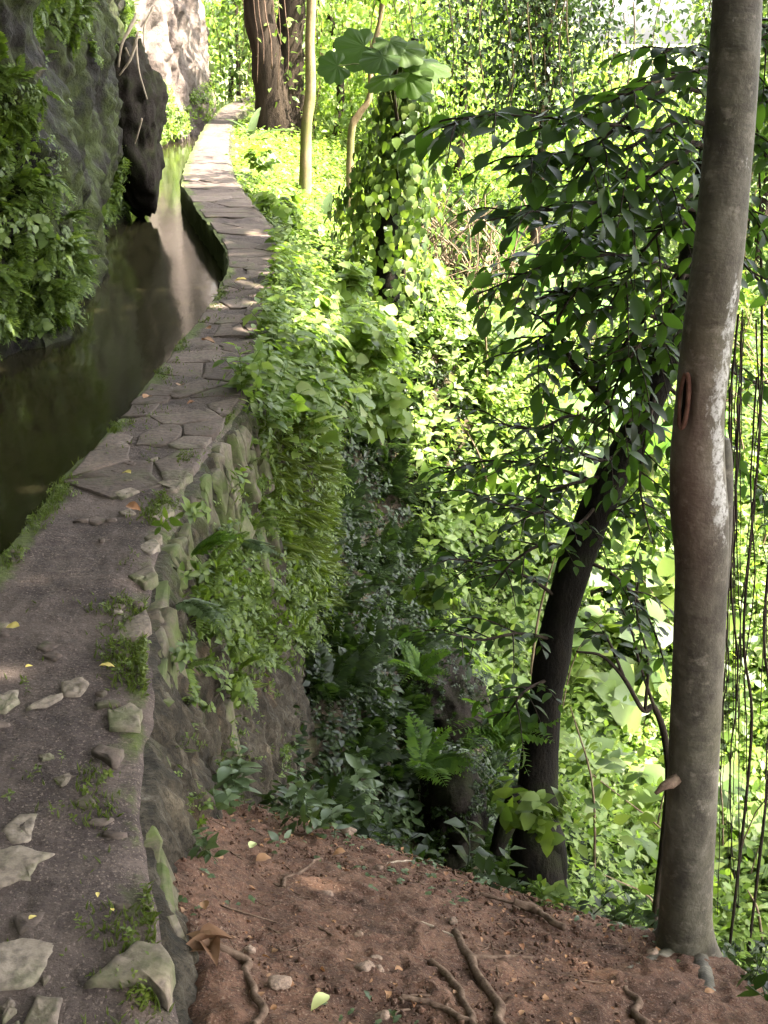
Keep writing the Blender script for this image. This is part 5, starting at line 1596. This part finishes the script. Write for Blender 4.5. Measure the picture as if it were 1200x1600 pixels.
# ------------------------------------------------------------------ litter on the earth and on the wall
for k, (pix, r0, r1, mt, lab) in enumerate([
    ([(345, 1490), (380, 1510), (402, 1545), (408, 1575), (402, 1615)], .010, .009, M_ROOT, 'thick curved root arching out of the earth beside the dry leaf'),
    ([(712, 1462), (730, 1500), (752, 1540), (780, 1590), (795, 1620)], .011, .013, M_ROOT, 'long straight root running down the red earth'),
    ([(680, 1510), (700, 1545), (730, 1590), (745, 1620)], .009, .01, M_ROOT, 'pale root beside the long straight root'),
    ([(640, 1565), (690, 1580), (740, 1605)], .006, .008, M_ROOT, 'short root crossing under the long root'),
    ([(735, 1505), (770, 1498), (830, 1502)], .008, .004, M_ROOT, 'side root branching level across the earth'),
    ([(965, 1535), (990, 1560), (1005, 1610)], .009, .012, M_ROOT, 'arched root near the smooth trunk foot'),
    ([(810, 1418), (840, 1430), (880, 1455)], .014, .01, M_ROOT, 'flaking brown root lying along the earth lip'),
    ([(440, 1392), (465, 1365), (500, 1345)], .007, .004, M_ROOT, 'bent stick lying on the earth below the weeds'),
    ([(495, 1450), (540, 1480), (580, 1508)], .003, .004, M_ROOT, 'thin straight twig pointing at the pebbles'),
    ([(650, 1445), (690, 1458), (712, 1470)], .005, .003, M_PALEROOT, 'short pale stick above the long root'),
    ([(745, 1400), (790, 1412), (812, 1425)], .006, .004, M_ROOT, 'thin root along the earth lip'),
    ([(595, 1352), (625, 1350), (655, 1350)], .003, .003, M_PALEROOT, 'fine pale twig under the middle weeds'),
    ([(620, 1570), (660, 1560), (700, 1565)], .003, .003, M_ROOT, 'fine dark twig across the lower earth'),
]):
    s_, rad = root_on_ground(pix, r0 * .9, r1 * .9, .35 if k not in (0,) else .7, n=44, wob=.022, zoff=.006)
    mb = MB(); mb.add(*tube(s_, rad, 8, .2, k, freq=.25)); nm = 'root' if 'root' in lab else 'twig'
    tag(mb.build(nm, mt, None, s_[0], True), lab, nm)

def curled_leaf(name, label, px, py, s, mat, curl=.5, yaw=0, wall_top=False, cat_='fallen leaf', parts=1, group=None):
    q_ = P(px, py, z=.012) if wall_top else on_ground(px, py)
    rng = np.random.default_rng(int(px * 7 + py))
    mb = MB()
    for k in range(parts):
        n = 8
        pv, pf = leaf_proto(.33, 6, .2 + curl, .1 + curl * .5 * rng.uniform(.3, 1))
        pv = pv.copy(); pv[:, 2] += rng.normal(0, .025, len(pv)); pv[:, 2] -= pv[:, 2].min()
        a_ = yaw + k * 6.28 / max(1, parts) + rng.normal(0, .2)
        el = rng.uniform(.1, .7) if parts > 1 else rng.uniform(0, .1)
        d = np.array((math.cos(a_) * math.cos(el), math.sin(a_) * math.cos(el), math.sin(el)))
        mb.add(*one((pv, pf), q_ + UPV * .006, d, unit(UPV + rng.normal(0, .15, 3)), s * rng.uniform(.8, 1.15)))
    o = mb.build(name, mat, None, q_, True)
    return tag(o, label, cat_, group)
curled_leaf('dry_leaf', 'large curled brown leaf lying against the wall stone', 322, 1495, .062, M_DEADLEAF, 1.1, .5, parts=4)
for px, py, s, mt, lab in [
    (322, 1428, .03, M_DRYLEAF, 'small crumpled tan leaf on the red earth'), (390, 1332, .04, M_PALELEAF, 'pale yellow green leaf on the earth below the weeds'), (515, 1565, .05, M_PALELEAF, 'folded pale leaf on the lower earth'),
    (400, 1352, .04, M_DRYLEAF, 'dark dead leaf under the pale yellow leaf'), (540, 1337, .035, M_DRYLEAF, 'brown leaf scrap beside the bent stick'), (285, 1550, .02, M_DRYLEAF, 'tiny leaf scrap beside the wall stone'), (1100, 1555, .03, M_DRYLEAF, 'dead leaf beside the trunk root')]:
    curled_leaf('fallen_leaf', lab, px, py, s, mt, .35, random.uniform(0, 6))
for px, py, s, mt, lab in [
    (32, 985, .038, M_YELLOWLEAF, 'pale yellow leaf lying on the wall top'), (155, 1048, .04, M_YELLOWLEAF, 'curled cream leaf on the wall top by the mossy edge'), (205, 745, .05, M_YELLOWLEAF, 'ochre leaf where the flat stones begin'),
    (40, 1047, .02, M_YELLOWLEAF, 'tiny pale leaf scrap behind the bedded stones'), (46, 1443, .016, M_YELLOWLEAF, 'tiny yellow petal above the bedded stone'), (177, 1429, .012, M_YELLOWLEAF, 'tiny yellow petal near the mossy edge'), (152, 1400, .012, M_YELLOWLEAF, 'tiny ochre petal in the middle of the wall top'),
    (225, 628, .06, M_DRYLEAF, 'brown leaf on the flat stones by the water edge'), (280, 610, .06, M_DRYLEAF, 'reddish dead leaf on the pinkish flat stones'), (305, 632, .05, M_DRYLEAF, 'dark dead leaf beside the reddish one'), (315, 537, .08, M_DRYLEAF, 'grey dead leaf at the turn of the path'),
    (385, 442, .09, M_YELLOWLEAF, 'pale leaf scrap on the narrow part of the path'), (330, 518, .05, M_DRYLEAF, 'dark twiggy scrap behind the grey dead leaf'), (200, 798, .05, M_DRYLEAF, 'flat grey leaf on the dark wall top')]:
    curled_leaf('fallen_leaf', lab, px, py, s, mt, .3, random.uniform(0, 6), True)
# stones on the earth
for k, (px, py, s, lab) in enumerate([(511, 1398, .014, 'rounded tan pebble in the middle of the earth'), (568, 1512, .018, 'largest pale pebble at the end of the twig'), (592, 1516, .011, 'small pebble touching the largest one'), (588, 1500, .011, 'tan pebble behind the largest one'), (435, 1536, .02, 'flat pinkish stone chip on the lower earth'), (598, 1588, .014, 'pebble at the lower middle of the earth'), (560, 1462, .012, 'brown clod above the pebbles'), (545, 1300, .02, 'dull stone on the earth lip under the weeds'), (390, 1485, .014, 'reddish clod beside the curved root'), (590, 1358, .014, 'light stone under the fine twig'), (238 + 470, 1440, .012, 'stone near the head of the long root'), (1020, 1400 + 90, .014, 'stone chip beside the trunk foot')]):
    q_ = on_ground(px, py)
    rock('pebble', lab, q_ + UPV * s * .12, (s * 1.1, s * .85, s * .6), 30 + k, M_PEBBLE, 3, .5, 'pebble')
# loose crumbs, seedlings and moss tufts
mb = MB()
p, nr = ground_pick(6000, -.5, 1.0, 1.35, 2.9, lambda x, y: (y < crest(x) + .05) * (x > xr(y) + .03) * (x < .88) * 1.0)
CL = (np.array([(1, 0, 0), (-1, .1, 0), (.1, 1, 0), (0, -1, .1), (0, .1, .8), (.1, 0, -.8)]) * 1.0, np.array([(0, 2, 4), (2, 1, 4), (1, 3, 4), (3, 0, 4), (2, 0, 5), (1, 2, 5), (3, 1, 5), (0, 3, 5)]))
p[:, 2] += .004
mb.inst(CL, p, frames(rand_dirs(len(p)), UPV), RNG.uniform(.0012, .005, len(p)) * (1 + 1.6 * (RNG.uniform(0, 1, len(p)) > .92)))
tag(mb.build('soil_crumbs', M_EARTH, None), 'loose crumbs of red soil scattered over the earth shelf', 'soil', kind='stuff')
me = bpy.data.objects['soil_crumbs'].data
at = me.attributes.new('bare', 'FLOAT', 'POINT'); at.data.foreach_set('value', np.ones(len(me.vertices), np.float32))
mb = MB()
p, nr = ground_pick(170, -.5, 1.0, 1.35, 2.9, lambda x, y: (y < crest(x) + .1) * (x > xr(y) + .03) * (x < .9) * 1.0)
for q_ in p:
    an, ln = RNG.uniform(0, 6.28), RNG.uniform(.03, .13)
    w_ = np.array([q_ + np.array((math.cos(an + b_ * .5), math.sin(an + b_ * .5), 0)) * ln * f + np.array((0, 0, 0)) for f, b_ in zip((0, .33, .66, 1), RNG.normal(0, 1, 4))])
    w_[:, 2] = ground_z(w_[:, 0], w_[:, 1]) + .007
    mb.add(*tube(spline(w_, 9), RNG.uniform(.0007, .0022), 4, 0, cap=False))
tag(mb.build('fine_rootlets', M_ROOT), 'fine rootlets and broken twig bits lying all over the red earth', 'twigs', kind='stuff')
mb = GNB()
p, nr = ground_pick(800, -.5, 1.0, 1.35, 2.9, lambda x, y: (y < crest(x) + .1) * (x > xr(y) + .03) * (x < .9) * 1.0)
p[:, 2] += .006
LIT = [leaf_proto(.3, 4, .5, .3), leaf_proto(.22, 4, -.3, .2), leaf_proto(.4, 3, .8, .1)]
for k in range(3):
    q_ = p[k::3]
    mb.inst(LIT[k], q_, frames(rand_dirs(len(q_)) * np.array((1, 1, .15)), unit(nr[k::3] + RNG.normal(0, .25, q_.shape))), RNG.uniform(.005, .022, len(q_)))
tag(mb.build('leaf_litter', M_DRYLEAF), 'scraps of dry leaf litter scattered over the red earth', 'leaf litter', kind='stuff')
mb = GNB()
p, nr = ground_pick(900, -.5, 1.0, 1.35, 2.9, lambda x, y: (y < crest(x) + .05) * (x > xr(y) + .05) * (x < .88) * ss(.0, .35, fbm(np.stack([x * 2.5, y * 2.5, 0 * x], -1), 2, 5)))
SEED = [cat([one(LFW, (0, 0, .5), (math.cos(a), math.sin(a), .1), UPV, .8) for a in (0.3 + j, 3.3 + j)] + [one(LFW, (0, 0, .55), (math.cos(a), math.sin(a), .25), UPV, .55) for a in (1.8 + j,)]) for j in range(3)]
scatter(mb, SEED, p, nr, .008, .02, .8, .2)
tag(mb.build('seedlings', M_BLUEGREEN), 'tiny pale green seedlings sprouting from the bare earth', 'seedlings', kind='stuff')
mb = GNB()
TPG, TPN = WG[:, tp], WN[:, tp]
mw = (ss(.72, 1.0, ev + .16 * fbm(TPG * 7, 2, 62)) + .6 * ss(.2, .02, ev) + .02) * ss(.0, .3, fbm(TPG * 6, 4, 61)) ** 1.5 * (TPG[..., 1] > 1.4) * (TPG[..., 1] < 8)
p, nr = grid_pick(TPG, TPN, 5200, mw)
scatter(mb, GRASS, p, np.tile(UPV, (len(p), 1)), .008, .026, .7, .5)
p, nr = grid_pick(TPG, TPN, 500, mw)
scatter(mb, HERB_SMALL, p, np.tile(UPV, (len(p), 1)), .015, .05, .7, .4)
tag(mb.build('moss_tufts', M_MOSSGRASS), 'green moss tufts along the edges of the wall top', 'moss', kind='stuff')
